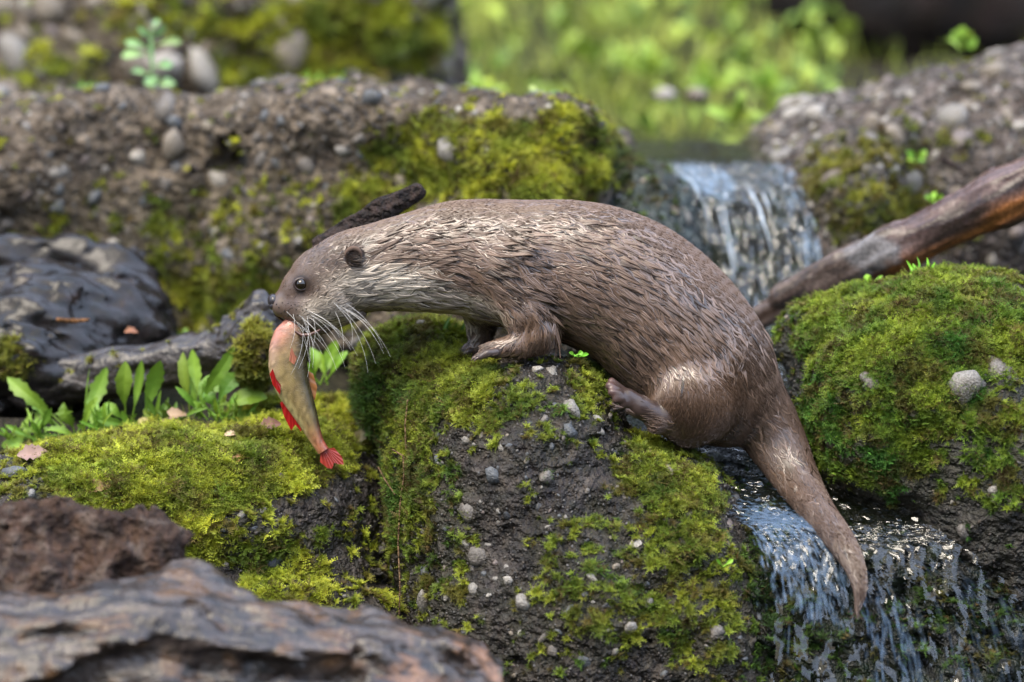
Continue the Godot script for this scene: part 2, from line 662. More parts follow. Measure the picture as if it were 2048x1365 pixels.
func foam_and_sheen() -> void:
	# film of streaks: broken water, with blue sky reflections painted into its colour
	var a := noise(45, 1.0, 3)
	var bump := noise(46, 0.012, 2)
	for lower in 2:
		var rows: Array = stream_rows.slice(1, 8) if lower == 0 else stream_rows.slice(9, 18)
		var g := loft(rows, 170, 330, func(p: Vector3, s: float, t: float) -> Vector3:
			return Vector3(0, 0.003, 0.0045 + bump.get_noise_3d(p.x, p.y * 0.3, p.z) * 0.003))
		for k in g.v.size():
			var s := g.uv[k].x
			var t := g.uv[k].y
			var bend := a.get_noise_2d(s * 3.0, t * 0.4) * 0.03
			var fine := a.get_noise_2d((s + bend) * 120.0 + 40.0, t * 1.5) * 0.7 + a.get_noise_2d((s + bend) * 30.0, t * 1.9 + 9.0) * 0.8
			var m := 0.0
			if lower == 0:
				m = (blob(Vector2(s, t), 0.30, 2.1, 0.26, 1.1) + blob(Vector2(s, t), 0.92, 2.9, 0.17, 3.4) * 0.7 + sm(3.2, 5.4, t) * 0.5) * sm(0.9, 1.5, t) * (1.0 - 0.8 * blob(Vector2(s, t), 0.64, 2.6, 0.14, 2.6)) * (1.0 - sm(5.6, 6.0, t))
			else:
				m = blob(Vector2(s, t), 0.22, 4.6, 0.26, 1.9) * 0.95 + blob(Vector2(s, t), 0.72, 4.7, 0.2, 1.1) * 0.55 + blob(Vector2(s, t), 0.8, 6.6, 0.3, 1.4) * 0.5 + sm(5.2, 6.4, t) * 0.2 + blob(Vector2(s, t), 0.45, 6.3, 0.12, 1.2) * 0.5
				m += 0.42 * sm(1.2, 2.0, t) * (1.0 - sm(3.6, 4.2, t))  # patches of reflected sky painted along the running stretch
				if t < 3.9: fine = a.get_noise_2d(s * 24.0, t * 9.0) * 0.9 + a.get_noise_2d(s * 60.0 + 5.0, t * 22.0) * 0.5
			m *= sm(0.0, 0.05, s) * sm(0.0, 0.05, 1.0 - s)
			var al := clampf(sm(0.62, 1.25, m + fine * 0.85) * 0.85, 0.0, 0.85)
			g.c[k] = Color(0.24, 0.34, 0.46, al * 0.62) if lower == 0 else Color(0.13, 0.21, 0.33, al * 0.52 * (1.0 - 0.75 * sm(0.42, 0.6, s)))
		var keep := PackedInt32Array()
		for k in range(0, g.i.size(), 3):
			if g.c[g.i[k]].a + g.c[g.i[k + 1]].a + g.c[g.i[k + 2]].a > 0.02:
				keep.append_array(PackedInt32Array([g.i[k], g.i[k + 1], g.i[k + 2]]))
		g.i = keep
		mesh_thing("foam_and_sheen", g, M.foam_sheen, Q(1500, 450 if lower == 0 else 1150, 0.2), ["white and blue broken water of the blurred upper fall", "streaky broken water with painted blue reflections where the stream drops beside the tail"][lower], "waterfall", "", "stuff")

# ---------------------------------------------------------------- rocks
var rocks := {}

func mossy(p: Vector3, patches: Array) -> float:
	var q := pix(p)
	var m := 0.0
	for a in patches:
		var dx: float = (q.x - a[0]) / a[2]
		var dy: float = (q.y - a[1]) / a[3]
		var r := sqrt(dx * dx + dy * dy)
		m += float(a[4]) * (1.0 - sm(0.55, 1.15, r))
	return m

func rock_paint(dark: Color, pale: Color, patches: Array, under: Color) -> Callable:
	return func(p: Vector3, n: Vector3) -> Color:
		var t := clampf(0.5 + n_b.get_noise_3dv(p) * 0.9 + n_c.get_noise_3dv(p) * 0.5, 0.0, 1.0)
		var c := dark.lerp(pale, t * t)
		var m := clampf(mossy(p, patches) + n_b.get_noise_3dv(p * 1.2 + Vector3.ONE) * 0.5, 0.0, 1.0)
		return c.lerp(under, m * 0.7)

func rock(key: String, s: Solid, lo: Vector3, hi: Vector3, h: float, dark: Color, pale: Color, patches: Array) -> void:
	rocks[key] = {"job": job(s, lo, hi, h, rock_paint(dark, pale, patches, Color(0.05, 0.055, 0.015))), "patches": patches}

func define_rocks() -> void:
	var lump := noise(51, 0.07, 3)
	var crumb := noise(52, 0.03, 4)
	crumb.fractal_type = FastNoiseLite.FRACTAL_RIDGED
	# boulder under the otter
	var s := Solid.new()
	s.k = 0.05
	s.ball(Q(1050, 965, 0.02), Vector3(S(232), S(258), 0.17))
	s.ball(Q(1150, 1270, -0.01), Vector3(S(320), S(330), 0.19))
	s.ball(Q(1320, 1120, -0.01), Vector3(S(175), S(215), 0.14))
	s.ball(Q(1400, 1330, -0.04), Vector3(S(150), S(260), 0.14))
	s.ball(Q(845, 775, 0.15), Vector3(S(135), S(135), 0.10))
	s.ball(Q(900, 1050, 0.09), Vector3(S(120), S(330), 0.12))
	s.wave(lump, 0.012).wave(crumb, 0.0075)
	rock("boulder", s, Q(640, 1480, 0.0) + Vector3(0, 0, -0.3), Q(1600, 600, 0.0) + Vector3(0, 0, 0.25), 0.005, Color(0.02, 0.015, 0.012), Color(0.10, 0.08, 0.066), [
		[820, 740, 170, 140, 1.3], [900, 700, 90, 60, 0.5], [780, 900, 110, 190, 0.75], [960, 790, 120, 70, 0.8], [1190, 740, 70, 60, 0.6], [1200, 790, 60, 60, 0.5], [1320, 930, 110, 90, 1.0], [1370, 1030, 90, 100, 0.8], [860, 1060, 110, 200, 0.55], [1260, 1150, 240, 170, 0.42], [1440, 1250, 130, 200, 0.5], [1100, 1260, 300, 120, 0.25], [1060, 850, 160, 100, 0.3]])
	# bank on the left
	s = Solid.new()
	s.k = 0.05
	s.ball(Q(350, 1045, 0.12), Vector3(S(400), S(185), 0.2))
	s.ball(Q(40, 1130, 0.08), Vector3(S(320), S(210), 0.2))
	s.ball(Q(610, 1100, 0.17), Vector3(S(220), S(250), 0.17))
	s.ball(Q(420, 1330, 0.06), Vector3(S(500), S(230), 0.2))
	s.ball(Q(620, 850, 0.28), Vector3(S(150), S(62), 0.09))
	s.wave(lump, 0.014).wave(crumb, 0.008)
	rock("bank", s, Q(-160, 1480, 0.0) + Vector3(0, 0, -0.32), Q(850, 800, 0.0) + Vector3(0, 0, 0.2), 0.0055, Color(0.028, 0.021, 0.018), Color(0.09, 0.072, 0.065), [
		[400, 930, 330, 90, 1.3], [350, 980, 190, 80, 0.9], [600, 850, 220, 80, 0.9], [120, 960, 160, 80, 0.6], [470, 1080, 200, 60, 0.7], [560, 1180, 110, 90, 0.75], [300, 1080, 140, 80, 0.55], [700, 1150, 120, 170, 0.3]])
	# boulder on the right
	s = Solid.new()
	s.k = 0.05
	s.ball(Q(1925, 800, 0.10), Vector3(S(330), S(255), 0.20))
	s.ball(Q(1800, 860, 0.02), Vector3(S(175), S(190), 0.13))
	s.ball(Q(1680, 690, 0.17), Vector3(S(130), S(100), 0.1))
	s.ball(Q(2030, 980, 0.0), Vector3(S(240), S(260), 0.15))
	s.ball(Q(2000, 1280, 0.04), Vector3(S(230), S(330), 0.15))
	s.wave(lump, 0.012).wave(crumb, 0.006)
	rock("right", s, Q(1480, 1480, 0.0) + Vector3(0, 0, -0.34), Q(2200, 500, 0.0) + Vector3(0, 0, 0.2), 0.0055, Color(0.022, 0.021, 0.017), Color(0.09, 0.078, 0.066), [
		[1840, 640, 320, 140, 1.1], [1740, 840, 180, 160, 0.95], [1930, 760, 180, 130, 0.7], [2020, 920, 110, 110, 0.7], [1830, 960, 130, 70, 0.4], [1960, 1130, 140, 110, 0.1]])
	# ledge behind
	s = Solid.new()
	s.k = 0.06
	s.box(Q(170, 500, 0.80), Vector3(0.59, S(330), 0.16), 0.0, -4.0)
	s.box(Q(860, 470, 0.66), Vector3(0.24, S(290), 0.17), -4.0, -14.0)
	s.ball(Q(1010, 440, 0.52), Vector3(S(190), S(210), 0.16))
	s.wave(noise(53, 0.16, 2), 0.03).wave(crumb, 0.012)
	rock("ledge", s, Q(-200, 800, 0.0) + Vector3(-0.3, 0, -1.05), Q(1300, 90, 0.0) + Vector3(0.1, 0.1, -0.32), 0.009, Color(0.10, 0.075, 0.052), Color(0.42, 0.34, 0.26), [
		[900, 290, 190, 80, 0.85], [1120, 320, 130, 120, 1.3], [820, 350, 150, 60, 0.5], [950, 370, 150, 50, 0.7], [420, 620, 330, 110, 0.75], [560, 480, 340, 160, 0.42], [200, 470, 220, 120, 0.36], [740, 420, 90, 60, 0.6]])
	# wall at the back left
	s = Solid.new()
	s.k = 0.1
	s.box(Q(0, 40, 1.65), Vector3(0.643, 0.45, 0.3), 0.0, 0.0, -22.0)
	s.ball(Q(745, 40, 1.58), Vector3(0.135, 0.24, 0.24))
	s.ball(Q(600, 90, 1.5), Vector3(0.17, 0.2, 0.2))
	s.wave(noise(54, 0.2, 3), 0.06).wave(noise(55, 0.05, 3), 0.02)
	rock("wall", s, Q(-300, 420, 1.3) + Vector3(-0.25, 0, -0.7), Q(1040, -260, 1.3) + Vector3(0, 0, 0.3), 0.014, Color(0.08, 0.06, 0.04), Color(0.36, 0.29, 0.22), [
		[650, 80, 260, 110, 1.0], [330, 30, 160, 60, 0.6], [120, 140, 120, 80, 0.5], [480, 170, 60, 40, 0.6], [830, 60, 100, 120, 0.4]])
	# slope at the back right
	s = Solid.new()
	s.k = 0.08
	s.ball(Q(1900, 400, 0.9), Vector3(S(490), S(300), 0.25), 8.0)
	s.ball(Q(1565, 420, 0.84), Vector3(S(150), S(190), 0.14))
	s.ball(Q(1700, 480, 0.66), Vector3(S(115), S(205), 0.15))
	s.ball(Q(2100, 330, 0.9), Vector3(S(300), S(240), 0.25))
	s.wave(noise(56, 0.15, 2), 0.025).wave(crumb, 0.010)
	rock("slope", s, Q(1440, 760, 0.6) + Vector3(0, 0, -0.6), Q(2250, 40, 0.6) + Vector3(0, 0, 0.25), 0.009, Color(0.10, 0.078, 0.065), Color(0.4, 0.34, 0.31), [
		[1740, 380, 170, 110, 0.6], [1850, 280, 150, 50, 0.4], [1800, 450, 170, 60, 0.5], [1660, 330, 90, 90, 0.2]])
	# wet sill left of the upper fall
	s = Solid.new()
	s.k = 0.08
	s.ball(Q(1225, 510, 0.66), Vector3(S(150), S(215), 0.15))
	s.ball(Q(1420, 575, 0.7), Vector3(S(160), S(215), 0.13))
	s.ball(Q(1285, 475, 0.58), Vector3(S(90), S(135), 0.12))
	s.ball(Q(1240, 640, 0.5), Vector3(S(200), S(150), 0.15))
	s.wave(lump, 0.014).wave(crumb, 0.008)
	rock("sill", s, Q(1040, 860, 0.4) + Vector3(0, 0, -0.5), Q(1620, 230, 0.4) + Vector3(0, 0, 0.15), 0.008, Color(0.03, 0.042, 0.04), Color(0.14, 0.18, 0.17), [[1230, 400, 130, 130, 0.5], [1200, 330, 90, 60, 0.5]])

# pebble shapes: lumpy round stones
var pebble_meshes: Array = []
var pebble_mats: Array = []
var clump_meshes: Array = []

func make_pebbles() -> void:
	var nn := noise(61, 1.1, 2)
	for k in 6:
		var g := Geo.new()
		g.ball(Vector3.ZERO, Vector3(1.0, 0.72, 0.85), Basis(), Color.WHITE, 5, 8)
		for q in g.v.size():
			g.v[q] *= 1.0 + nn.get_noise_3dv(g.v[q] + Vector3(k * 7.0, 0, 0)) * 0.46
		weld_ball(g, 5, 8)
		pebble_meshes.append(g.bake(Basis(), Vector3.ZERO))
	for c in [Color(0.21, 0.185, 0.16), Color(0.13, 0.14, 0.15), Color(0.5, 0.46, 0.4), Color(0.3, 0.25, 0.19), Color(0.06, 0.062, 0.066), Color(0.24, 0.19, 0.17), Color(0.32, 0.295, 0.26)]:
		var m := mat_of(0.5, 0.5, T.grain, T.rough, 0.15, 30.0)
		m.albedo_color = (c as Color).linear_to_srgb()
		pebble_mats.append(m)

func weld_ball(g: Geo, ring: int, seg: int) -> void:
	# the pole vertices of a ball share one place and one normal
	g.normals()
	for e in 2:
		var o := ring * seg * e
		var sum := Vector3.ZERO
		for s in seg: sum += g.n[o + s]
		var p := Vector3.ZERO
		for s in seg: p += g.v[o + s] / seg
		for s in seg:
			g.n[o + s] = sum.normalized()
			g.v[o + s] = p

func make_moss_clumps() -> void:
	for k in 5:
		var g := Geo.new()
		for f in 9:
			var az := TAU * f / 9.0 + rng.randf() * 0.6
			var lean := rng.randf_range(0.35, 1.15)
			var dir := Vector3(cos(az) * sin(lean), cos(lean), sin(az) * sin(lean))
			var L := rng.randf_range(0.6, 1.1)
			var droop := Vector3(cos(az), -0.6, sin(az)) * 0.35
			var side := dir.cross(Vector3.UP).normalized()
			var prev := -1
			var prev2 := -1
			for q in 6:
				var t := q / 5.0
				var p := dir * L * t + droop * t * t * L
				var w := 0.035 * (1.0 - t * 0.8)
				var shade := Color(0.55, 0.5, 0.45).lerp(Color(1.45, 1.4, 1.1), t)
				var a := g.vert(p - side * w, shade)
				var b := g.vert(p + side * w, shade)
				if prev >= 0:
					g.quad(prev, prev2, b, a)
				prev = a; prev2 = b
				if q > 0:
					var nrm := side.cross(dir).normalized()
					var ll := 0.27 * (1.15 - t * 0.75)
					for sg in [-1.0, 1.0]:
						var tip: Vector3 = p + side * sg * ll + dir * ll * 0.75 + nrm * rng.randf_range(-0.05, 0.12)
						var m1: Vector3 = p + side * sg * ll * 0.45 + dir * ll * 0.05
						var m2: Vector3 = p + side * sg * ll * 0.4 + dir * ll * 0.75
						var i0 := g.vert(p, shade)
						var i1 := g.vert(m1, shade)
						var i2 := g.vert(tip, shade * 1.1)
						var i3 := g.vert(m2, shade)
						g.quad(i0, i1, i2, i3)
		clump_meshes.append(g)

# scatter points over a mesh: calls put(point, normal, moss) about density times per square metre
func scatter(g: Geo, density: float, put: Callable) -> void:
	for k in range(0, g.i.size(), 3):
		var a := g.v[g.i[k]]
		var b := g.v[g.i[k + 1]]
		var c := g.v[g.i[k + 2]]
		var cr := (b - a).cross(c - a)
		var area := cr.length() * 0.5
		var want := area * density
		var n := int(want)
		if rng.randf() < want - n: n += 1
		if n == 0: continue
		var nrm := cr.normalized()
		if nrm.z < -0.35: continue
		var q := pix(a)
		if q.x < -120.0 or q.x > 2170.0 or q.y > 1450.0: continue
		for j in n:
			var u := rng.randf()
			var w := rng.randf()
			if u + w > 1.0:
				u = 1.0 - u; w = 1.0 - w
			put.call(a + (b - a) * u + (c - a) * w, nrm)

func moss_on(key: String, density: float, size: float, tones: Array, label: String, called := "moss") -> void:
	var r: Dictionary = rocks[key]
	var patches: Array = r.patches
	var swarms: Array = []
	for k in 5: swarms.append(Swarm.new())
	scatter(geos[r.job], density, func(p: Vector3, n: Vector3) -> void:
		var m := mossy(p, patches) + n_b.get_noise_3dv(p * 1.2 + Vector3.ONE) * 1.05 + n_c.get_noise_3dv(p) * 0.25
		m += (n.dot(up) - 0.1) * 0.15
		if m < 0.44 + rng.randf() * 0.32 - n_c.get_noise_3dv(p * 0.8) * 0.25: return
		var hang := n * 0.8 + up * 0.35
		if n.dot(up) < 0.35: hang = n * 0.85 - up * 0.45
		hang = (hang + Vector3(rng.randfn(0, 0.25), rng.randfn(0, 0.25), rng.randfn(0, 0.25))).normalized()
		var sd := hang.cross(Vector3(rng.randfn(), rng.randfn(), rng.randfn())).normalized()
		var z := size * rng.randf_range(0.6, 1.25) * clampf(m, 0.6, 1.2)
		var b := Basis(sd, hang, sd.cross(hang)) * z
		var yel := clampf(0.5 + n_a.get_noise_3dv(p * 1.5 + Vector3(5, 5, 5)) * 1.1 + (n.dot(up) - 0.4) * 0.5, 0.0, 1.0)
		var c: Color = (tones[0] as Color).lerp(tones[1], yel)
		c = c.lerp(Color(0.10, 0.075, 0.022), sm(0.12, 0.4, n_a.get_noise_3dv(p * 2.3 + Vector3(9, 1, 4))) * 0.75)
		if rng.randf() < 0.14: c = c.lerp(Color(0.09, 0.055, 0.025), 0.8)
		c *= rng.randf_range(0.55, 1.45) * (1.0 + n_c.get_noise_3dv(p) * 0.6)
		c.a = 1.0
		(swarms[rng.randi() % 5] as Swarm).put(vb * b, vb * (p + n * 0.0005), c))
	# the five clump shapes go into one mass
	var root := Node3D.new()
	root.name = numbered(called)
	add_child(root)
	tag(root, label, "moss", "", "stuff")
	for k in 5:
		if swarms[k].count:
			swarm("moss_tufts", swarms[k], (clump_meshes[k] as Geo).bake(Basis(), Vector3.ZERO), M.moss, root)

# stones set in a rock: the larger ones are parts, the grit is one part
func stones_in(key: String, root: Node3D, base: Vector3, count: int, small: float, big: float, grit: int, box: Rect2, pale: float) -> void:
	var g: Geo = geos[rocks[key].job]
	var spots: Array = []
	var area := 0.0
	for k in range(0, g.i.size(), 3):
		area += (g.v[g.i[k + 1]] - g.v[g.i[k]]).cross(g.v[g.i[k + 2]] - g.v[g.i[k]]).length() * 0.5
	scatter(g, count * 9.0 / area, func(p: Vector3, n: Vector3) -> void:
		spots.append([p, n]))
	for k in range(spots.size() - 1, 0, -1):
		var j := rng.randi() % (k + 1)
		var t = spots[k]
		spots[k] = spots[j]; spots[j] = t
	var made: Array = []
	for s in spots:
		if made.size() >= count: break
		var p: Vector3 = s[0]
		var n: Vector3 = s[1]
		if not box.has_point(pix(p)) or n.z < -0.1: continue
		if mossy(p, rocks[key].patches) > 0.75 and rng.randf() < 0.85: continue
		var z := small * pow(big / small, pow(rng.randf(), 2.6))
		var ok := true
		for q in made:
			if p.distance_to(q[0]) < (z + q[1]) * 0.85:
				ok = false; break
		if not ok: continue
		made.append([p, z])
		var tone := rng.randi() % 7
		if rng.randf() < 0.35: tone = [0, 1, 6][rng.randi() % 3]
		if tone == 2 and rng.randf() > pale: tone = 5
		if key == "wall": tone = [3, 5, 2, 3, 6][rng.randi() % 5]
		if key == "slope": tone = [0, 2, 6, 5, 2, 3][rng.randi() % 6]
		stone(root, base, p, n, z, tone)
	# grit
	var sw := Swarm.new()
	scatter(g, grit / area, func(p: Vector3, n: Vector3) -> void:
		var z := small * rng.randf_range(0.18, 0.75)
		var c := [Color(0.07, 0.055, 0.045), Color(0.05, 0.045, 0.042), Color(0.13, 0.11, 0.095), Color(0.18, 0.17, 0.16), Color(0.1, 0.075, 0.055), Color(0.035, 0.03, 0.026)][rng.randi() % 6] as Color
		sw.put(vb * rand_basis() * z, vb * (p - base), c))
	if sw.count:
		var m: ArrayMesh = (pebble_meshes[0] as ArrayMesh).duplicate()
		swarm("grit", sw, m, M.pebble, root)

func rand_basis() -> Basis:
	return Basis(Quaternion(rng.randfn(), rng.randfn(), rng.randfn(), rng.randfn()).normalized())

func stone(root: Node3D, base: Vector3, p: Vector3, n: Vector3, z: float, tone: int, sink := 9.0) -> void:
	var o := MeshInstance3D.new()
	o.name = "pebble"
	var m: Mesh = pebble_meshes[rng.randi() % pebble_meshes.size()]
	o.mesh = m
	o.material_override = pebble_mats[tone]
	root.add_child(o, true)
	var sd := n.cross(Vector3(rng.randfn(), rng.randfn(), rng.randfn())).normalized()
	var b := Basis(sd, n, sd.cross(n)).scaled_local(Vector3(z * rng.randf_range(0.8, 1.25), z * rng.randf_range(0.7, 1.0), z * rng.randf_range(0.75, 1.1)))
	o.transform = Transform3D(vb * b, vb * (p + n * z * (rng.randf_range(-0.5, -0.02) if sink > 1.0 else sink) - base))

# the nearest point of a rock in front of a pixel
func on(key: String, px: float, py: float) -> Array:
	var g: Geo = geos[rocks[key].job]
	var best := 1e9
	var hit := -1
	for k in g.v.size():
		var v := g.v[k]
		if g.n[k].z < -0.2: continue
		var s := K * (FAR - v.z)
		var dx := 1024.0 + v.x / s - px
		var dy := 682.5 - v.y / s - py
		var e := dx * dx + dy * dy
		if e < 400.0: e -= v.z * 3000.0
		if e < best:
			best = e; hit = k
	return [g.v[hit], g.n[hit]]

func place_rocks() -> void:
	make_pebbles()
	make_moss_clumps()
	var homes := {}
	var home_at := {}
	var o := mesh_thing("boulder", geos[rocks.boulder.job], M.rock, Q(1100, 1365, 0), "pebbly moss-patched boulder that the otter stands on", "boulder")
	homes.boulder = o
	home_at.boulder = Q(1100, 1365, 0)
	stones_in("boulder", o, Q(1100, 1365, 0), 260, 0.0032, 0.0135, 11000, Rect2(700, 690, 860, 700), 0.8)
	o = mesh_thing("earth_bank", geos[rocks.bank.job], M.rock, Q(300, 1365, 0), "dark pebbly earth bank below the fish, its top covered in bright moss", "bank")
	homes.bank = o
	home_at.bank = Q(300, 1365, 0)
	stones_in("bank", o, Q(300, 1365, 0), 150, 0.0032, 0.012, 9000, Rect2(-50, 820, 950, 500), 0.3)
	o = mesh_thing("boulder", geos[rocks.right.job], M.rock, Q(1900, 1365, 0), "big rounded boulder right of the otter's tail, thick with green and yellow moss", "boulder")
	homes.right = o
	home_at.right = Q(1900, 1365, 0)
	stones_in("right", o, Q(1900, 1365, 0), 70, 0.004, 0.013, 2500, Rect2(1540, 530, 600, 800), 0.8)
	o = mesh_thing("rock_ledge", geos[rocks.ledge.job], M.dry_rock, Q(500, 650, 0.7), "long low conglomerate ledge behind the otter's head", "rock ledge")
	homes.ledge = o
	home_at.ledge = Q(500, 650, 0.7)
	stones_in("ledge", o, Q(500, 650, 0.7), 290, 0.0065, 0.02, 11000, Rect2(-80, 140, 1320, 560), 0.8)
	o = mesh_thing("rock_wall", geos[rocks.wall.job], M.dry_rock, Q(400, 200, 1.5), "blurred mossy conglomerate wall at the back, above the ledge", "rock wall")
	homes.wall = o
	home_at.wall = Q(400, 200, 1.5)
	stones_in("wall", o, Q(400, 200, 1.5), 130, 0.016, 0.055, 3000, Rect2(-80, -80, 1050, 330), 1.0)
	o = mesh_thing("rock_slope", geos[rocks.slope.job], M.dry_rock, Q(1850, 500, 0.8), "pale pebbly conglomerate slope behind the fallen branch", "rock slope")
	homes.slope = o
	home_at.slope = Q(1850, 500, 0.8)
	stones_in("slope", o, Q(1850, 500, 0.8), 290, 0.007, 0.026, 10000, Rect2(1450, 50, 700, 480), 1.0)
	o = mesh_thing("wet_sill", geos[rocks.sill.job], M.wet_rock, Q(1300, 650, 0.5), "dark wet rock sill left of the upper waterfall", "rock")
	homes.sill = o
	home_at.sill = Q(1300, 650, 0.5)
	stones_in("sill", o, Q(1300, 650, 0.5), 30, 0.006, 0.014, 1500, Rect2(1100, 260, 420, 380), 0.3)
	# single stones that stand out in the photograph
	for f in [["right", 1740, 762, 36, 0], ["right", 1925, 765, 46, 6], ["right", 2018, 742, 50, 0], ["right", 1700, 625, 16, 0], ["right", 1735, 655, 22, 3], ["right", 1912, 655, 14, 6], ["boulder", 1145, 812, 20, 6], ["boulder", 1195, 838, 12, 2], ["boulder", 1140, 862, 22, 1], ["boulder", 1105, 740, 16, 6], ["boulder", 1070, 738, 12, 2], ["boulder", 1090, 955, 18, 0], ["boulder", 880, 925, 9, 2], ["boulder", 985, 950, 18, 1], ["boulder", 840, 650, 18, 0], ["bank", 553, 958, 20, 5], ["bank", 545, 1125, 22, 1], ["bank", 165, 1020, 14, 6], ["bank", 20, 945, 26, 1], ["bank", 60, 990, 12, 6], ["bank", 230, 885, 12, 5], ["ledge", 610, 205, 40, 0], ["ledge", 262, 332, 22, 2], ["ledge", 325, 290, 34, 3], ["ledge", 310, 232, 32, 0], ["ledge", 370, 243, 16, 2], ["ledge", 860, 228, 20, 6], ["ledge", 895, 280, 28, 6], ["ledge", 750, 175, 22, 1], ["slope", 2020, 118, 46, 2], ["slope", 1915, 215, 40, 6], ["slope", 1610, 232, 26, 2], ["slope", 1605, 185, 30, 6], ["wall", 290, 165, 50, 3], ["wall", 425, 140, 46, 2], ["wall", 590, 130, 50, 3], ["wall", 350, 120, 40, 3], ["wall", 20, 90, 46, 6]]:
		var h := on(f[0], f[1], f[2])
		var hp: Vector3 = h[0]
		stone(homes[f[0]], home_at[f[0]], hp, h[1], float(f[3]) * K * (FAR - hp.z), f[4], -0.35 if f[0] == "right" else -0.05)
	var g_yel := [Color(0.065, 0.13, 0.02), Color(0.25, 0.29, 0.03)]
	moss_on("boulder", 36000.0, 0.0095, g_yel, "green and yellow moss growing in patches over the otter's boulder")
	moss_on("bank", 32000.0, 0.0115, [Color(0.12, 0.18, 0.02), Color(0.38, 0.41, 0.04)], "bright yellow-green cushion moss on the bank below the fish")
	moss_on("right", 40000.0, 0.0095, [Color(0.045, 0.13, 0.018), Color(0.21, 0.27, 0.025)], "dense green moss over the boulder right of the tail")
	moss_on("ledge", 22000.0, 0.011, [Color(0.11, 0.16, 0.02), Color(0.36, 0.38, 0.03)], "yellowish moss on the ledge and its rounded right end")
	moss_on("wall", 9000.0, 0.02, [Color(0.15, 0.21, 0.025), Color(0.42, 0.44, 0.035)], "blurred olive moss on the wall at the back")
	moss_on("slope", 18000.0, 0.011, [Color(0.1, 0.13, 0.02), Color(0.22, 0.22, 0.025)], "thin moss on the pebbly slope behind the branch")
	geos.append(bed_geo)
	rocks.bed = {"job": geos.size() - 1, "patches": [[1550, 1200, 110, 220, 0.75], [1930, 1230, 150, 150, 0.5], [1720, 1290, 120, 100, 0.3]]}
	moss_on("bed", 22000.0, 0.009, [Color(0.02, 0.05, 0.012), Color(0.06, 0.12, 0.02)], "dark wet moss on the rock bed beside the lower fall")
	moss_on("sill", 14000.0, 0.01, [Color(0.04, 0.07, 0.025), Color(0.1, 0.14, 0.04)], "dark wet moss beside the upper waterfall")

# ---------------------------------------------------------------- wood
func chain(s: Solid, pts: Array, r_scale := 1.0) -> void:
	# pts: [px, py, distance, radius px]
	for k in pts.size() - 1:
		var a: Array = pts[k]
		var b: Array = pts[k + 1]
		s.bone(Q(a[0], a[1], a[2]), Q(b[0], b[1], b[2]), float(a[3]) * K * (FAR + a[2]) * r_scale, float(b[3]) * K * (FAR + b[2]) * r_scale)

func along(dir: Vector3, squeeze: float) -> Basis:
	# a stretch that makes noise run along dir
	var x := dir.normalized()
	var y := x.cross(Vector3(0.1, 0.3, 1.0)).normalized()
	var z := x.cross(y)
	var b := Basis(x, y, z)
	return b * Basis.from_scale(Vector3(squeeze, 1, 1)) * b.inverse()

func log_front(s: Solid, px: float, py: float) -> Vector3:
	var d := -0.75
	while d < -0.2:
		if s.shape(Q(px, py, d)) < 0.001: break
		d += 0.004
	return Q(px, py, d)

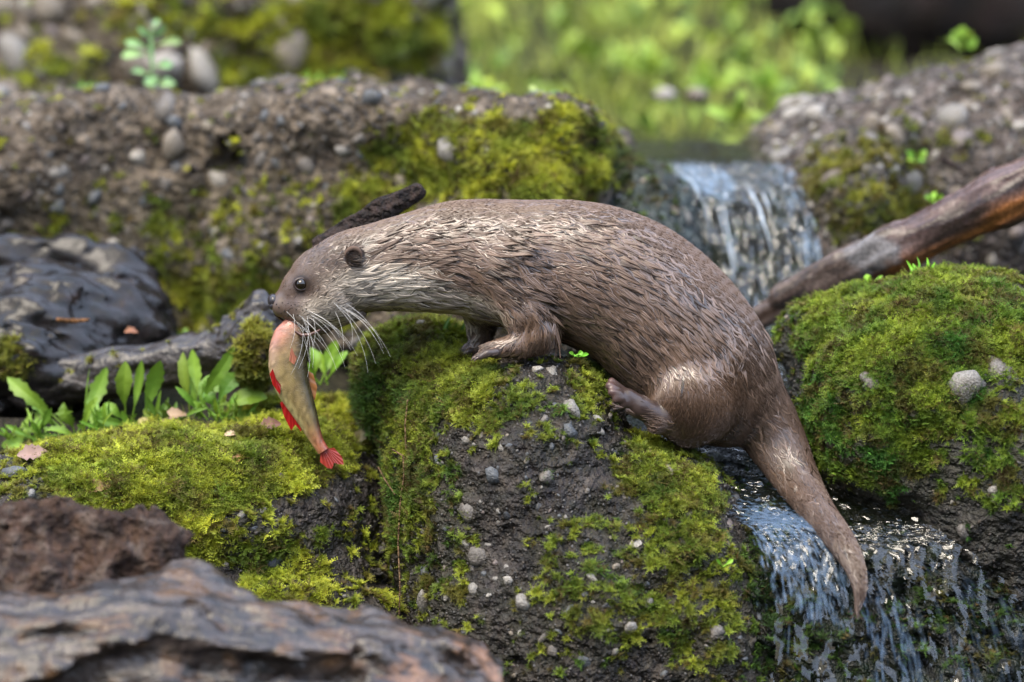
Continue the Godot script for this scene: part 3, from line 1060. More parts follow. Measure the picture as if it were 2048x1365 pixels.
func define_wood() -> void:
	var f1 := noise(71, 0.035, 3)
	var f2 := noise(72, 0.012, 3)
	var f3 := noise(73, 0.06, 3)
	# driftwood log in the foreground
	var s := Solid.new()
	s.k = 0.05
	chain(s, [[-140, 1405, -0.46, 215], [300, 1405, -0.45, 222], [560, 1430, -0.44, 200], [760, 1415, -0.43, 160], [900, 1400, -0.42, 108], [965, 1420, -0.42, 70]])
	s.k = 0.06
	chain(s, [[370, 1290, -0.43, 95], [395, 1160, -0.43, 34]])
	s.wave(f1, 0.007, along(Vector3(1, -0.08, 0), 0.16)).wave(f2, 0.003, along(Vector3(1, -0.05, 0), 0.12)).wave(f3, 0.009)
	# cracks
	for line in [[[60, 1372], [150, 1335], [235, 1298], [330, 1283], [420, 1292], [500, 1308], [600, 1316], [690, 1312]], [[385, 1200], [412, 1222], [440, 1236], [500, 1246]], [[690, 1262], [712, 1300], [760, 1330]], [[40, 1270], [120, 1252], [190, 1250]], [[800, 1290], [880, 1300], [950, 1330]]]:
		for k in line.size() - 1:
			var za := log_front(s, line[k][0], line[k][1])
			var zb := log_front(s, line[k + 1][0], line[k + 1][1])
			var big: bool = line.size() > 4
			s.cuts.append([za + Vector3(0, -0.019 if big else -0.003, 0.006), zb + Vector3(0, -0.019 if big else -0.003, 0.006), 0.022 if big else 0.008])
	var st := along(Vector3(1, -0.05, 0), 0.1)
	rocks.driftwood = {"patches": [], "job": job(s, Q(-200, 1560, -0.4) + Vector3(0, 0, -0.12), Q(1020, 1100, -0.4) + Vector3(0, 0, 0.2), 0.0045, func(p: Vector3, n: Vector3) -> Color:
		var t := clampf(0.5 + f1.get_noise_3dv(st * p * 1.4) * 1.2, 0.0, 1.0)
		var c := Color(0.02, 0.014, 0.011).lerp(Color(0.115, 0.09, 0.076), t)
		var q := pix(p)
		var o := f3.get_noise_3dv(p + Vector3(2, 0, 1))
		c = c.lerp(Color(0.20, 0.10, 0.035), sm(0.1, 0.45, o) * 0.6)
		c = c.lerp(Color(0.33, 0.17, 0.09), sm(640, 760, q.x) * sm(1240, 1290, q.y) * sm(-0.3, 0.3, o) * 0.8)
		return c.lerp(Color(0.02, 0.016, 0.014), sm(-0.05, -0.3, f2.get_noise_3dv(st * p)) * 0.9))}
	# bark behind it
	s = Solid.new()
	s.k = 0.03
	s.ball(Q(120, 1150, -0.36), Vector3(S(225), S(138), 0.05), 0.0)
	s.ball(Q(285, 1140, -0.36), Vector3(S(95), S(90), 0.045), 25.0)
	s.ball(Q(30, 1190, -0.40), Vector3(S(125), S(100), 0.05))
	s.ball(Q(160, 1270, -0.38), Vector3(S(260), S(110), 0.06))
	s.wave(f3, 0.022).wave(f2, 0.008)
	rocks.bark = {"patches": [], "job": job(s, Q(-160, 1400, -0.3) + Vector3(0, 0, -0.1), Q(430, 960, -0.3) + Vector3(0, 0, 0.2), 0.0045, func(p: Vector3, n: Vector3) -> Color:
		var c := Color(0.035, 0.022, 0.018).lerp(Color(0.13, 0.075, 0.05), clampf(0.5 + f3.get_noise_3dv(p * 1.5) * 1.1, 0.0, 1.0))
		return c.lerp(Color(0.22, 0.17, 0.14), sm(0.1, 0.4, f1.get_noise_3dv(p * 1.1 + Vector3(4, 4, 4))) * 0.6))}
	# dark wet stump left of the otter
	s = Solid.new()
	s.k = 0.04
	s.ball(Q(120, 650, 0.42), Vector3(S(225), S(128), 0.10), -6.0)
	s.ball(Q(40, 740, 0.36), Vector3(S(200), S(110), 0.10), 0.0)
	chain(s, [[-60, 525, 0.5, 38], [150, 532, 0.5, 30], [250, 575, 0.47, 40], [318, 640, 0.44, 34]])
	s.wave(noise(74, 0.10, 3), 0.034, along(Vector3(1, -0.4, 0), 0.5)).wave(f1, 0.009, along(Vector3(1, -0.2, 0), 0.2)).wave(f2, 0.007, along(Vector3(1, -0.2, 0), 0.12))
	var f4 := noise(75, 0.05, 3)
	rocks.stump = {"patches": [], "job": job(s, Q(-180, 880, 0.4) + Vector3(0, 0, -0.2), Q(430, 450, 0.4) + Vector3(0, 0, 0.22), 0.006, func(p: Vector3, n: Vector3) -> Color:
		var c := Color(0.010, 0.009, 0.009).lerp(Color(0.038, 0.033, 0.032), clampf(0.5 + f4.get_noise_3dv(p), 0.0, 1.0))
		return c.lerp(Color(0.05, 0.03, 0.022), sm(0.3, 0.6, f3.get_noise_3dv(p * 0.8 + Vector3.ONE))))}
	# root that runs from the stump to the otter's chin
	s = Solid.new()
	s.k = 0.03
	chain(s, [[60, 775, 0.30, 46], [230, 748, 0.28, 46], [370, 722, 0.27, 42], [460, 700, 0.25, 40], [515, 655, 0.23, 46], [520, 605, 0.22, 20]])
	s.ball(Q(508, 720, 0.19), Vector3(S(48), S(72), 0.05), 10.0)
	s.ball(Q(35, 720, 0.31), Vector3(S(60), S(55), 0.06), 0.0)
	s.wave(f1, 0.008, along(Vector3(1, 0.15, 0), 0.15)).wave(f2, 0.005, along(Vector3(1, 0.15, 0), 0.15))
	rocks.root = {"patches": [[510, 720, 42, 70, 1.6], [35, 715, 62, 55, 1.5], [520, 660, 30, 25, 0.7]], "job": job(s, Q(-60, 900, 0.3) + Vector3(0, 0, -0.12), Q(600, 560, 0.3) + Vector3(0, 0, 0.2), 0.005, func(p: Vector3, n: Vector3) -> Color:
		return Color(0.022, 0.018, 0.016).lerp(Color(0.10, 0.085, 0.08), clampf(0.45 + f2.get_noise_3dv(along_x * p) * 1.2, 0.0, 1.0)))}
	# stick behind the neck
	s = Solid.new()
	s.k = 0.01
	chain(s, [[640, 500, 0.10, 26], [760, 425, 0.10, 25], [835, 384, 0.10, 17]])
	s.wave(f2, 0.004, along(Vector3(0.85, 0.5, 0), 0.2))
	rocks.stick = {"patches": [], "job": job(s, Q(620, 540, 0.1) + Vector3(0, 0, -0.04), Q(880, 340, 0.1) + Vector3(0, 0, 0.05), 0.003, func(p: Vector3, n: Vector3) -> Color:
		return Color(0.018, 0.014, 0.012).lerp(Color(0.075, 0.05, 0.042), clampf(0.5 + f2.get_noise_3dv(p) * 1.2, 0.0, 1.0)))}
	# stripped branch on the right
	s = Solid.new()
	s.k = 0.02
	var axis_a := Q(1480, 652, 0.36)
	var axis_b := Q(2160, 312, 0.24)
	chain(s, [[1470, 660, 0.36, 22], [1640, 573, 0.33, 32], [1790, 500, 0.30, 44], [2000, 399, 0.27, 53], [2190, 306, 0.24, 60]])
	s.k = 0.008
	chain(s, [[1560, 590, 0.33, 22], [1680, 525, 0.31, 26], [1770, 478, 0.29, 22]])
	var ax := axis_b - axis_a
	s.wave(f2, 0.0045, along(ax, 0.12)).wave(f3, 0.002, along(ax, 0.3))
	var stx := along(ax, 0.1)
	rocks.branch = {"patches": [], "job": job(s, Q(1440, 720, 0.3) + Vector3(0, 0, -0.12), Q(2200, 220, 0.3) + Vector3(0.02, 0, 0.12), 0.0045, func(p: Vector3, n: Vector3) -> Color:
		var q := pix(p)
		var off: Vector3 = (p - axis_a) - ax * ((p - axis_a).dot(ax) / ax.length_squared())
		var w: float = off.y / 0.04
		var t := clampf(0.5 + f2.get_noise_3dv(stx * p) * 1.1, 0.0, 1.0)
		var bare := sm(1720, 1800, q.x + f3.get_noise_3dv(p) * 90.0)
		var bark := Color(0.05, 0.032, 0.026).lerp(Color(0.2, 0.15, 0.13), t)
		var wood := Color(0.10, 0.062, 0.055).lerp(Color(0.22, 0.15, 0.14), t)
		wood = wood.lerp(Color(0.45, 0.17, 0.045), sm(-0.05, -0.4, w + f3.get_noise_3dv(stx * p) * 0.5) * (1.0 - sm(-0.75, -1.0, w)) * 0.85)
		wood = wood.lerp(Color(0.42, 0.17, 0.05), sm(0.75, 0.95, w) * 0.7)
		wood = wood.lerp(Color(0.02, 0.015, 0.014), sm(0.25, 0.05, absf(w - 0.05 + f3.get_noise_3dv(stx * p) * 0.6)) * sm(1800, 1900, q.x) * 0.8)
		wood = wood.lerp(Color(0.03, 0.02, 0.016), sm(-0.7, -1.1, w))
		var c := bark.lerp(wood, bare)
		return c.lerp(Color(0.3, 0.29, 0.3), (1.0 - sm(25.0, 48.0, Vector2((q.x - 1745) * 0.75, q.y - 508).length() + f3.get_noise_3dv(p * 2.0) * 22.0)) * 0.85))}
	# added dark mass at the top right, deep shade put into its colour
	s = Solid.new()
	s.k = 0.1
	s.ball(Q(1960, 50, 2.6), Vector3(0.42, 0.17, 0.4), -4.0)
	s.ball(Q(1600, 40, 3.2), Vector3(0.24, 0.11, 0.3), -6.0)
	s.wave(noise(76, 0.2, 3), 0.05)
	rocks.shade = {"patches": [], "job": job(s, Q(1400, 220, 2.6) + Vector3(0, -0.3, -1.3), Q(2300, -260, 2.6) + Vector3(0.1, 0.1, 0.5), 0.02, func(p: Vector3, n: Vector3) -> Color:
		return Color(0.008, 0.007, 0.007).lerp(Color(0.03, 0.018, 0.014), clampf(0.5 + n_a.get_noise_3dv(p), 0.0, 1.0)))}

var along_x := Basis.from_scale(Vector3(0.15, 1, 1))

func place_wood() -> void:
	mesh_thing("driftwood_log", geos[rocks.driftwood.job], M.wood, Q(480, 1400, -0.45), "weathered grey and orange driftwood log lying across the near left corner", "log")
	mesh_thing("bark_slab", geos[rocks.bark.job], M.bark, Q(150, 1250, -0.37), "rotten brown slab of bark standing behind the driftwood log", "bark")
	mesh_thing("stump", geos[rocks.stump.job], M.wood_wet, Q(120, 760, 0.4), "dark wet shiny stump beside the ledge, behind the green leaves", "stump")
	mesh_thing("root", geos[rocks.root.job], M.wood, Q(300, 780, 0.28), "dark gnarled root running behind the leaves to below the otter's nose", "root")
	mesh_thing("stick", geos[rocks.stick.job], M.bark, Q(700, 500, 0.1), "short broken dark stick poking up behind the otter's neck", "stick")
	mesh_thing("fallen_branch", geos[rocks.branch.job], M.wood_wet, Q(1750, 600, 0.3), "thick half-stripped branch with an orange underside leaning over the right boulder", "branch")
	mesh_thing("shade_mass", geos[rocks.shade.job], M.bark, Q(1900, 100, 2.6), "nearly black mass added above the pebbly slope, deep shade painted in its colour", "log")
	moss_on("root", 40000.0, 0.010, [Color(0.11, 0.13, 0.02), Color(0.26, 0.26, 0.03)], "moss tufts hanging from both ends of the root")

# ---------------------------------------------------------------- the otter
var otter_solid: Solid
var otter_job := 0
var flow: Array = []        # [a, b, radius, direction of the coat]

func O(px: float, py: float, z := 0.0) -> Vector3:
	return Q(px, py, -z)

func limb(s: Solid, pts: Array, coat := true) -> void:
	# smooth curve through the joints, in short bones
	var fine := []
	var m := pts.size()
	var cuts_ := 6 if m > 6 else 1
	for k in m - 1:
		for c in cuts_:
			var w := []
			for q in 4:
				w.append(cubic_interpolate(pts[k][q], pts[k + 1][q], pts[maxi(k - 1, 0)][q], pts[mini(k + 2, m - 1)][q], float(c) / cuts_))
			fine.append(w)
	fine.append(pts[m - 1])
	var joint := s.k
	for k in fine.size() - 1:
		var a: Array = fine[k]
		var b: Array = fine[k + 1]
		s.k = joint if k == 0 and joint > 0.009 else (0.0 if m > 6 else minf(joint, 0.004))
		var pa := O(a[0], a[1], a[2])
		var pb := O(b[0], b[1], b[2])
		s.bone(pa, pb, S(a[3]), S(b[3]))
		if coat: flow.append([pa, pb, S((a[3] + b[3]) * 0.5), (pb - pa).normalized()])
	s.k = joint

func define_otter() -> void:
	var s := Solid.new()
	s.flat = 1.12
	s.k = 0.008
	# trunk and tail, nose to tip: px, py, z, radius px
	limb(s, [[642, 564, 0, 66], [700, 546, 0, 82], [760, 534, 0, 88], [830, 524, 0, 98], [900, 516, 0, 110], [950, 516, 0, 116], [1000, 524, 0, 124], [1060, 532, 0, 131], [1130, 541, 0, 140], [1200, 558, 0, 146], [1270, 592, 0, 149],
		[1340, 652, 0, 150], [1400, 722, 0, 143], [1440, 770, 0, 121], [1484, 803, 0, 90], [1523, 838, 0, 69], [1556, 890, 0.005, 58], [1592, 955, 0.03, 45], [1635, 1022, 0.085, 34], [1679, 1080, 0.135, 28], [1707, 1128, 0.165, 21], [1719, 1172, 0.182, 14], [1716, 1214, 0.19, 6]])
	# muzzle, cheeks, jaw
	limb(s, [[577, 604, 0, 31], [606, 584, 0, 47], [642, 564, 0, 66]])
	limb(s, [[565, 614, 0.006, 22], [618, 616, 0.008, 42], [660, 590, 0.008, 60]])
	limb(s, [[565, 614, -0.006, 22], [618, 616, -0.008, 42]])
	s.k = 0.006
	limb(s, [[556, 603, 0, 13], [575, 604, 0, 24]], false)
	s.k = 0.006
	limb(s, [[594, 664, 0, 9], [640, 644, 0, 24], [690, 610, 0, 40]])
	# brow and ears
	s.k = 0.003
	s.ball(O(707, 514, 0.044), Vector3(S(17), S(20), S(12)), 20.0, 25.0)
	s.ball(O(707, 514, -0.044), Vector3(S(20), S(22), S(12)), 20.0, -25.0)
	s.cuts.append([O(602, 569, 0.036), O(602, 569, 0.04), S(13)])
	# front legs
	s.k = 0.02
	limb(s, [[1035, 545, 0.035, 84], [1060, 632, 0.050, 52], [1072, 668, 0.055, 36]])
	limb(s, [[965, 590, -0.04, 54], [962, 650, -0.045, 30], [958, 690, -0.045, 20], [938, 702, -0.045, 15]])
	s.k = 0.012
	limb(s, [[1080, 668, 0.055, 34], [1040, 692, 0.060, 25], [988, 700, 0.064, 17]])
	# hind leg
	s.k = 0.010
	limb(s, [[1425, 725, 0.025, 84], [1390, 796, 0.042, 92]])
	limb(s, [[1375, 846, 0.045, 44], [1328, 842, 0.066, 26], [1282, 815, 0.072, 22], [1256, 794, 0.074, 17]])
	s.k = 0.0022
	for q in 4:
		var z := 0.050 + q * 0.009
		limb(s, [[992, 701 + q * 1.5, z, 9], [968 + absf(q - 1.5) * 4.0, 703 + q * 1.5, z + (q - 1.5) * 0.002, 8], [952 + absf(q - 1.5) * 5.0, 711 + q * 1.5, z + (q - 1.5) * 0.003, 6]], false)
	for q in 3:
		limb(s, [[940, 702, -0.052 + q * 0.008, 8], [924, 709, -0.053 + q * 0.009, 6]], false)
	s.k = 0.0012
	for q in 5:
		var tip: Array = [[1223, 764, 0.068, 8.5], [1219, 772, 0.076, 9], [1224, 785, 0.081, 9], [1233, 799, 0.082, 9], [1246, 812, 0.080, 8]][q]
		limb(s, [[1262, 796 + q * 4, 0.072 + q * 0.001, 11], [lerpf(1262, tip[0], 0.55) - 2, lerpf(796 + q * 4, tip[1], 0.5) - 5, tip[2] + 0.001, 8], tip], false)
	otter_solid = s
	otter_job = job(s, O(520, 1240, -0.12), O(1745, 380, 0.0) + Vector3(0, 0, 0.23), 0.0026, func(p: Vector3, n: Vector3) -> Color:
		var q := pix(p)
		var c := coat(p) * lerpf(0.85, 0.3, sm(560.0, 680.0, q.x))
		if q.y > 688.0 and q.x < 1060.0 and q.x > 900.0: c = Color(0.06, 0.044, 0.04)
		if q.x > 1210.0 and q.x < 1350.0 and q.y > 745.0 and p.z > 0.03 and foot_away(p) < 0.021: c = Color(0.045, 0.03, 0.026).lerp(Color(0.13, 0.075, 0.068), sm(1240, 1220, q.x) * 0.6)
		c = c.lerp(Color(0.03, 0.02, 0.015), (1.0 - sm(6.0, 12.0, Vector2((q.x - 699) * 1.2, q.y - 518).length())) * sm(0.03, 0.034, p.z))
		c = c.lerp(Color(0.03, 0.02, 0.017), (1.0 - sm(16.0, 21.0, Vector2(q.x - 602, q.y - 569).length())) * 0.8)
		c.a = 1.0
		return c)

func foot_away(p: Vector3) -> float:
	var a := O(1322, 836, 0.066)
	var ba := O(1225, 770, 0.074) - a
	return (p - a - ba * clampf((p - a).dot(ba) / ba.length_squared(), 0.0, 1.0)).length()

func blob(q: Vector2, x: float, y: float, rx: float, ry: float) -> float:
	return 1.0 - sm(0.5, 1.1, Vector2((q.x - x) / rx, (q.y - y) / ry).length())

func coat(p: Vector3) -> Color:
	var q := pix(p)
	var c := Color(0.14, 0.094, 0.070)
	c = c.lerp(Color(0.12, 0.075, 0.05), maxf(blob(q, 1400, 780, 130, 120), blob(q, 1080, 660, 80, 60)) * 0.9)
	c = c.lerp(Color(0.10, 0.068, 0.054), sm(1520, 1620, q.x) * 0.85)
	c = c.lerp(Color(0.125, 0.082, 0.06), sm(640, 720, q.y) * (1.0 - sm(1180, 1260, q.x)) * 0.8)
	# pale cheek and throat
	var pale := maxf(blob(q, 745, 575, 120, 52), blob(q, 650, 625, 70, 40) * 0.75)
	pale = maxf(pale, blob(q, 850, 605, 130, 42) * 0.6)
	c = c.lerp(Color(0.56, 0.48, 0.39), pale)
	c = c.lerp(Color(0.12, 0.083, 0.068), blob(q, 565, 612, 46, 42) * 0.85)
	c = c.lerp(Color(0.19, 0.15, 0.125), blob(q, 630, 540, 60, 50) * 0.2)
	c = c.lerp(Color(0.022, 0.014, 0.011), (1.0 - sm(7.0, 14.0, Vector2((q.x - 701) * 1.1, q.y - 519).length())) * sm(0.03, 0.036, absf(p.z)))
	c = c.lerp(Color(0.07, 0.045, 0.034), (1.0 - sm(16.0, 30.0, Vector2(q.x - 604, q.y - 571).length())) * 0.7)
	c = c.lerp(Color(0.09, 0.062, 0.05), blob(q, 660, 505, 70, 40) * 0.6)
	c = c.lerp(Color(0.085, 0.055, 0.04), (1.0 - sm(15.0, 25.0, Vector2(q.x - 704, q.y - 517).length())) * 0.85 * sm(0.03, 0.036, absf(p.z)))
	return c

func coat_way(p: Vector3) -> Vector3:
	var d := Vector3.ZERO
	for f in flow:
		var a: Vector3 = f[0]
		var ba: Vector3 = f[1] - a
		var t := clampf((p - a).dot(ba) / ba.length_squared(), 0.0, 1.0)
		var e: float = maxf(absf((p - a - ba * t).length() - float(f[2])), 0.0) + 0.004
		d += (f[3] as Vector3) / pow(e, 3.0)
	return d.normalized()

func blade(strands: int, wide: float, lift: float) -> ArrayMesh:
	# a tuft of coat: roof-shaped strands that meet in one tip, along +x
	var g := Geo.new()
	for s in strands:
		var off := 0.0 if strands == 1 else (float(s) / (strands - 1) - 0.5)
		var L := 1.0 - absf(off) * 0.35
		var rows := []
		for k in 6:
			var t := k / 5.0
			var w := wide * (0.5 if t < 0.01 else 1.0) * (1.0 - pow(t, 2.2))
			var zc := off * wide * 1.7 * (1.0 - t * 0.85)
			var y := -0.012 + lift * sin(t * 2.2)
			var x := t * L
			var dark := Color(0.72, 0.72, 0.72).lerp(Color(1.25, 1.25, 1.25), t)
			rows.append([g.vert(Vector3(x, y - wide * 0.25, zc - w * 0.5), dark), g.vert(Vector3(x, y + wide * 0.12, zc), dark), g.vert(Vector3(x, y - wide * 0.25, zc + w * 0.5), dark)])
		for k in 5:
			var a: Array = rows[k]
			var b: Array = rows[k + 1]
			g.quad(a[1], a[0], b[0], b[1])
			g.quad(a[2], a[1], b[1], b[2])
	return g.bake(Basis(), Vector3.ZERO)

func front(px: float, py: float) -> Vector3:
	# the coat's surface under a pixel, from the eye's side
	var z := 0.13
	while z > -0.05:
		var p := O(px, py, z)
		var d := otter_solid.shape(p)
		if d < 0.0004:
			return p
		z -= maxf(d * 0.7, 0.0004)
	return O(px, py, 0.0)

func place_otter() -> void:
	var base := O(1250, 800, 0)
	var root := thing("otter", base, "wet brown otter arched over the boulder with a fish in its mouth", "otter")
	var g: Geo = geos[otter_job]
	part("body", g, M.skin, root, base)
	# coat: fine hair everywhere, pointed wet tufts on neck, shoulder and flank
	var hair := Swarm.new()
	var tuft := Swarm.new()
	var tuft2 := Swarm.new()
	for k in range(0, g.i.size(), 3):
		var a := g.v[g.i[k]]
		var b := g.v[g.i[k + 1]]
		var c := g.v[g.i[k + 2]]
		var cr := (b - a).cross(c - a)
		var area := cr.length() * 0.5
		var mid := (a + b + c) / 3.0
		var n := (g.n[g.i[k]] + g.n[g.i[k + 1]] + g.n[g.i[k + 2]]).normalized()
		var q := pix(mid)
		var near := 1.0 if n.z > -0.3 else 0.35
		if q.x < 566.0: continue
		if q.y > 694.0 and q.x < 1075.0 and q.x > 880.0: near *= 0.15
		if q.x > 1200.0 and q.x < 1345.0 and q.y > 745.0 and mid.z > 0.03 and foot_away(mid) < 0.0175: near *= 0.0 if q.x < 1305.0 else 0.4
		if q.x > 1195.0 and q.x < 1285.0 and q.y > 742.0 and q.y < 815.0 and foot_away(mid) < 0.03 and mid.z > 0.045: continue
		if Vector2(q.x - 602, q.y - 569).length() < 17.0 and absf(mid.z) > 0.015: continue
		var way := Vector3.ZERO
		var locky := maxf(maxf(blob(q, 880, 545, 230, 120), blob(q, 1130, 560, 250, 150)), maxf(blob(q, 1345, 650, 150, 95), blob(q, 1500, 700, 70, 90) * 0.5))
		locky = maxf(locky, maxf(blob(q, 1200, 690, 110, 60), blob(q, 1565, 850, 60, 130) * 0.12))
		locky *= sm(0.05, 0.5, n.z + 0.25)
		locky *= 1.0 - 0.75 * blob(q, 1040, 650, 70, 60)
		for layer in 2:
			var want := area * near * (460000.0 * (1.0 - 0.62 * locky) if layer == 0 else 24000.0 * maxf(locky - 0.25, 0.0))
			var cnt := int(want) + (1 if rng.randf() < want - int(want) else 0)
			for j in cnt:
				if way == Vector3.ZERO:
					way = coat_way(mid)
					way += Vector3(0, -0.22, 0) * clampf(n.z, 0.0, 1.0) * sm(720, 900, q.x) * (1.0 - sm(1480, 1560, q.x))
				var u := rng.randf()
				var w := rng.randf()
				if u + w > 1.0:
					u = 1.0 - u; w = 1.0 - w
				var p := a + (b - a) * u + (c - a) * w
				var wander := n_b.get_noise_3dv(p * 1.5) * 0.35 + n_c.get_noise_3dv(p) * 0.2
				var side := n.cross(way).normalized()
				var d := (way + side * (wander + rng.randfn(0.0, 0.05 if layer == 0 else 0.10))).normalized()
				d = (d - n * d.dot(n)).normalized()
				var z := d.cross(n).normalized()
				var col := coat(p) * clampf(rng.randfn(1.05, 0.13 if layer == 0 else 0.24), 0.55, 1.7)
				col.a = 1.0
				if layer == 0:
					var L := lerpf(0.014, 0.014, locky)
					if q.x < 720.0: L = lerpf(0.003, 0.014, sm(575, 760, q.x))
					if q.y > 690.0 and q.x < 1110.0 and q.x > 880.0: L = 0.004
					L *= rng.randf_range(0.75, 1.25)
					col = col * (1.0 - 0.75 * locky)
					col.a = 1.0
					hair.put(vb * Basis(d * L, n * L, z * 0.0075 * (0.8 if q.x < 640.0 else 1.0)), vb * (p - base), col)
				else:
					var L2 := lerpf(0.016, 0.031, locky) * rng.randf_range(0.6, 1.3)
					var bb := vb * Basis(d * L2, n * L2 * rng.randf_range(0.8, 1.5), z * L2 * rng.randf_range(0.8, 1.3))
					if rng.randf() < 0.1: col *= 0.4
					col.a = 1.0
					if rng.randf() < 0.5: tuft.put(bb, vb * (p - base), col)
					else: tuft2.put(bb, vb * (p - base), col)
	swarm("hair", hair, blade(1, 0.11, 0.04), M.fur, root)
	swarm("tufts", tuft, blade(4, 0.065, 0.075), M.fur, root)
	swarm("tufts", tuft2, blade(3, 0.075, 0.08), M.fur, root)
	strands(root, base, g)
	print("hair ", hair.count, " tufts ", tuft.count + tuft2.count)
	# eyes, nose
	for side in [1.0, -1.0]:
		var e := Geo.new()
		var at := front(602, 569)
		at.z = (at.z - 0.0015) * side if side > 0.0 else -(at.z - 0.0015)
		e.ball(at, Vector3.ONE * S(12.5), Basis(), Color(0.012, 0.008, 0.007), 12, 16)
		var eye := part("eye", e, M.eye, root, base)
		var rim := Geo.new()
		var ring := []
		var rr := []
		for k in 17:
			var an := TAU * k / 16.0
			ring.append(at + Vector3(cos(an) * S(14.0), sin(an) * S(11.5), side * S(4.5 - 2.0 * cos(an))))
			rr.append(S(2.8))
		rim.tube(ring, rr, 6, Color(0.05, 0.034, 0.028))
		part("eyelid", rim, M.skin, eye, base)
	# ears: a furry rim round a dark hollow
	for side in [1.0, -1.0]:
		var ear := Geo.new()
		var arc := []
		var ar := []
		for k in 11:
			var an := lerpf(-0.1, 2.9, k / 10.0)
			arc.append(O(706 + cos(an) * 17.0, 516 - sin(an) * 19.0, side * (0.052 - 0.004 * cos(an))))
			ar.append(S(lerpf(1.5, 5.5, sin(PI * k / 10.0))))
		ear.tube(arc, ar, 8, Color(0.12, 0.082, 0.062))
		part("ear", ear, M.bark_skin, root, base)
	var ns := Geo.new()
	ns.ball(O(548, 603, 0), Vector3(S(13), S(16), S(21)), Basis(Vector3.BACK, 0.35), Color(0.035, 0.03, 0.034), 10, 14)
	ns.ball(O(547, 612, 0.006), Vector3(S(10), S(9), S(9)), Basis(), Color(0.03, 0.026, 0.03), 8, 10)
	ns.ball(O(547, 612, -0.006), Vector3(S(10), S(9), S(9)), Basis(), Color(0.03, 0.026, 0.03), 8, 10)
	var nose := part("nose", ns, M.wet_skin, root, base)
	var nos := Geo.new()
	nos.ball(O(543, 607, 0.0085), Vector3(S(4), S(6), S(3.5)), Basis(), Color(0.004, 0.003, 0.003), 6, 8)
	part("nostril", nos, M.skin, nose, base)
	var lip := Geo.new()
	lip.tube([O(590, 663, 0.016), O(604, 671, 0.020), O(620, 670, 0.022), O(640, 660, 0.024)], [S(2), S(4), S(4), S(2)], 8, Color(0.09, 0.04, 0.036))
	part("lip", lip, M.wet_skin, root, base)
	# mouth line
	var ml := []
	for q in [[549, 630], [560, 638], [572, 645], [586, 651], [602, 656], [618, 658], [634, 654]]:
		ml.append(front(q[0], q[1]) + Vector3(0, 0, 0.0002))
	var mg := Geo.new()
	mg.tube(ml, [0.0008, 0.0014, 0.0016, 0.0016, 0.0016, 0.0014, 0.0006], 6, Color(0.018, 0.011, 0.01))
	part("mouth", mg, M.wet_skin, root, base)
	# whisker roots and whiskers
	var dots := Geo.new()
	for r in 5:
		for k in 7:
			var px := 556.0 + k * 9.0 + r * 3.0 + rng.randf_range(-4, 4)
			var py := 608.0 + r * 9.0 + k * 0.8 + rng.randf_range(-4, 4)
			if px > 630.0 or py > 655.0: continue
			var at := front(px, py)
			dots.ball(at, Vector3.ONE * S(1.35), Basis(), Color(0.02, 0.013, 0.011), 4, 6)
	part("whisker_roots", dots, M.skin, root, base, "stuff")
	for k in 28:
		var px := 572.0 + rng.randf() * 62.0
		var py := 618.0 + rng.randf() * 34.0
		if k >= 19:
			px = 660.0 + rng.randf() * 40.0; py = 604.0 + rng.randf() * 22.0
		var a := front(px, py)
		var L := rng.randf_range(55, 135) if k < 19 else rng.randf_range(70, 150)
		var ang := deg_to_rad(rng.randf_range(-88, -14)) if k < 19 else deg_to_rad(rng.randf_range(-60, -8))
		var pts := []
		var rr := []
		for q in 9:
			var t := q / 8.0
			var an := ang - t * 0.35
			pts.append(a + Vector3(cos(an) * S(L) * t, sin(an) * S(L) * t, S(30) * t * (1.0 - t * 0.5)))
			rr.append(lerpf(0.00018, 0.00007, t))
		var wg := Geo.new()
		wg.tube(pts, rr, 5, Color(0.75, 0.73, 0.7))
		part("whisker", wg, M.whisker, root, base)
	# claws
	for q in 4:
		var cg := Geo.new()
		var z := 0.050 + q * 0.009 + (q - 1.5) * 0.003
		var x := 950.0 + absf(q - 1.5) * 5.0
		cg.tube([O(x, 711 + q * 1.5, z), O(x - 6, 714 + q * 1.5, z), O(x - 10, 719 + q * 1.5, z)], [S(3.2), S(2.4), S(0.6)], 6, Color(0.12, 0.09, 0.08))
		part("claw", cg, M.wet_skin, root, base)

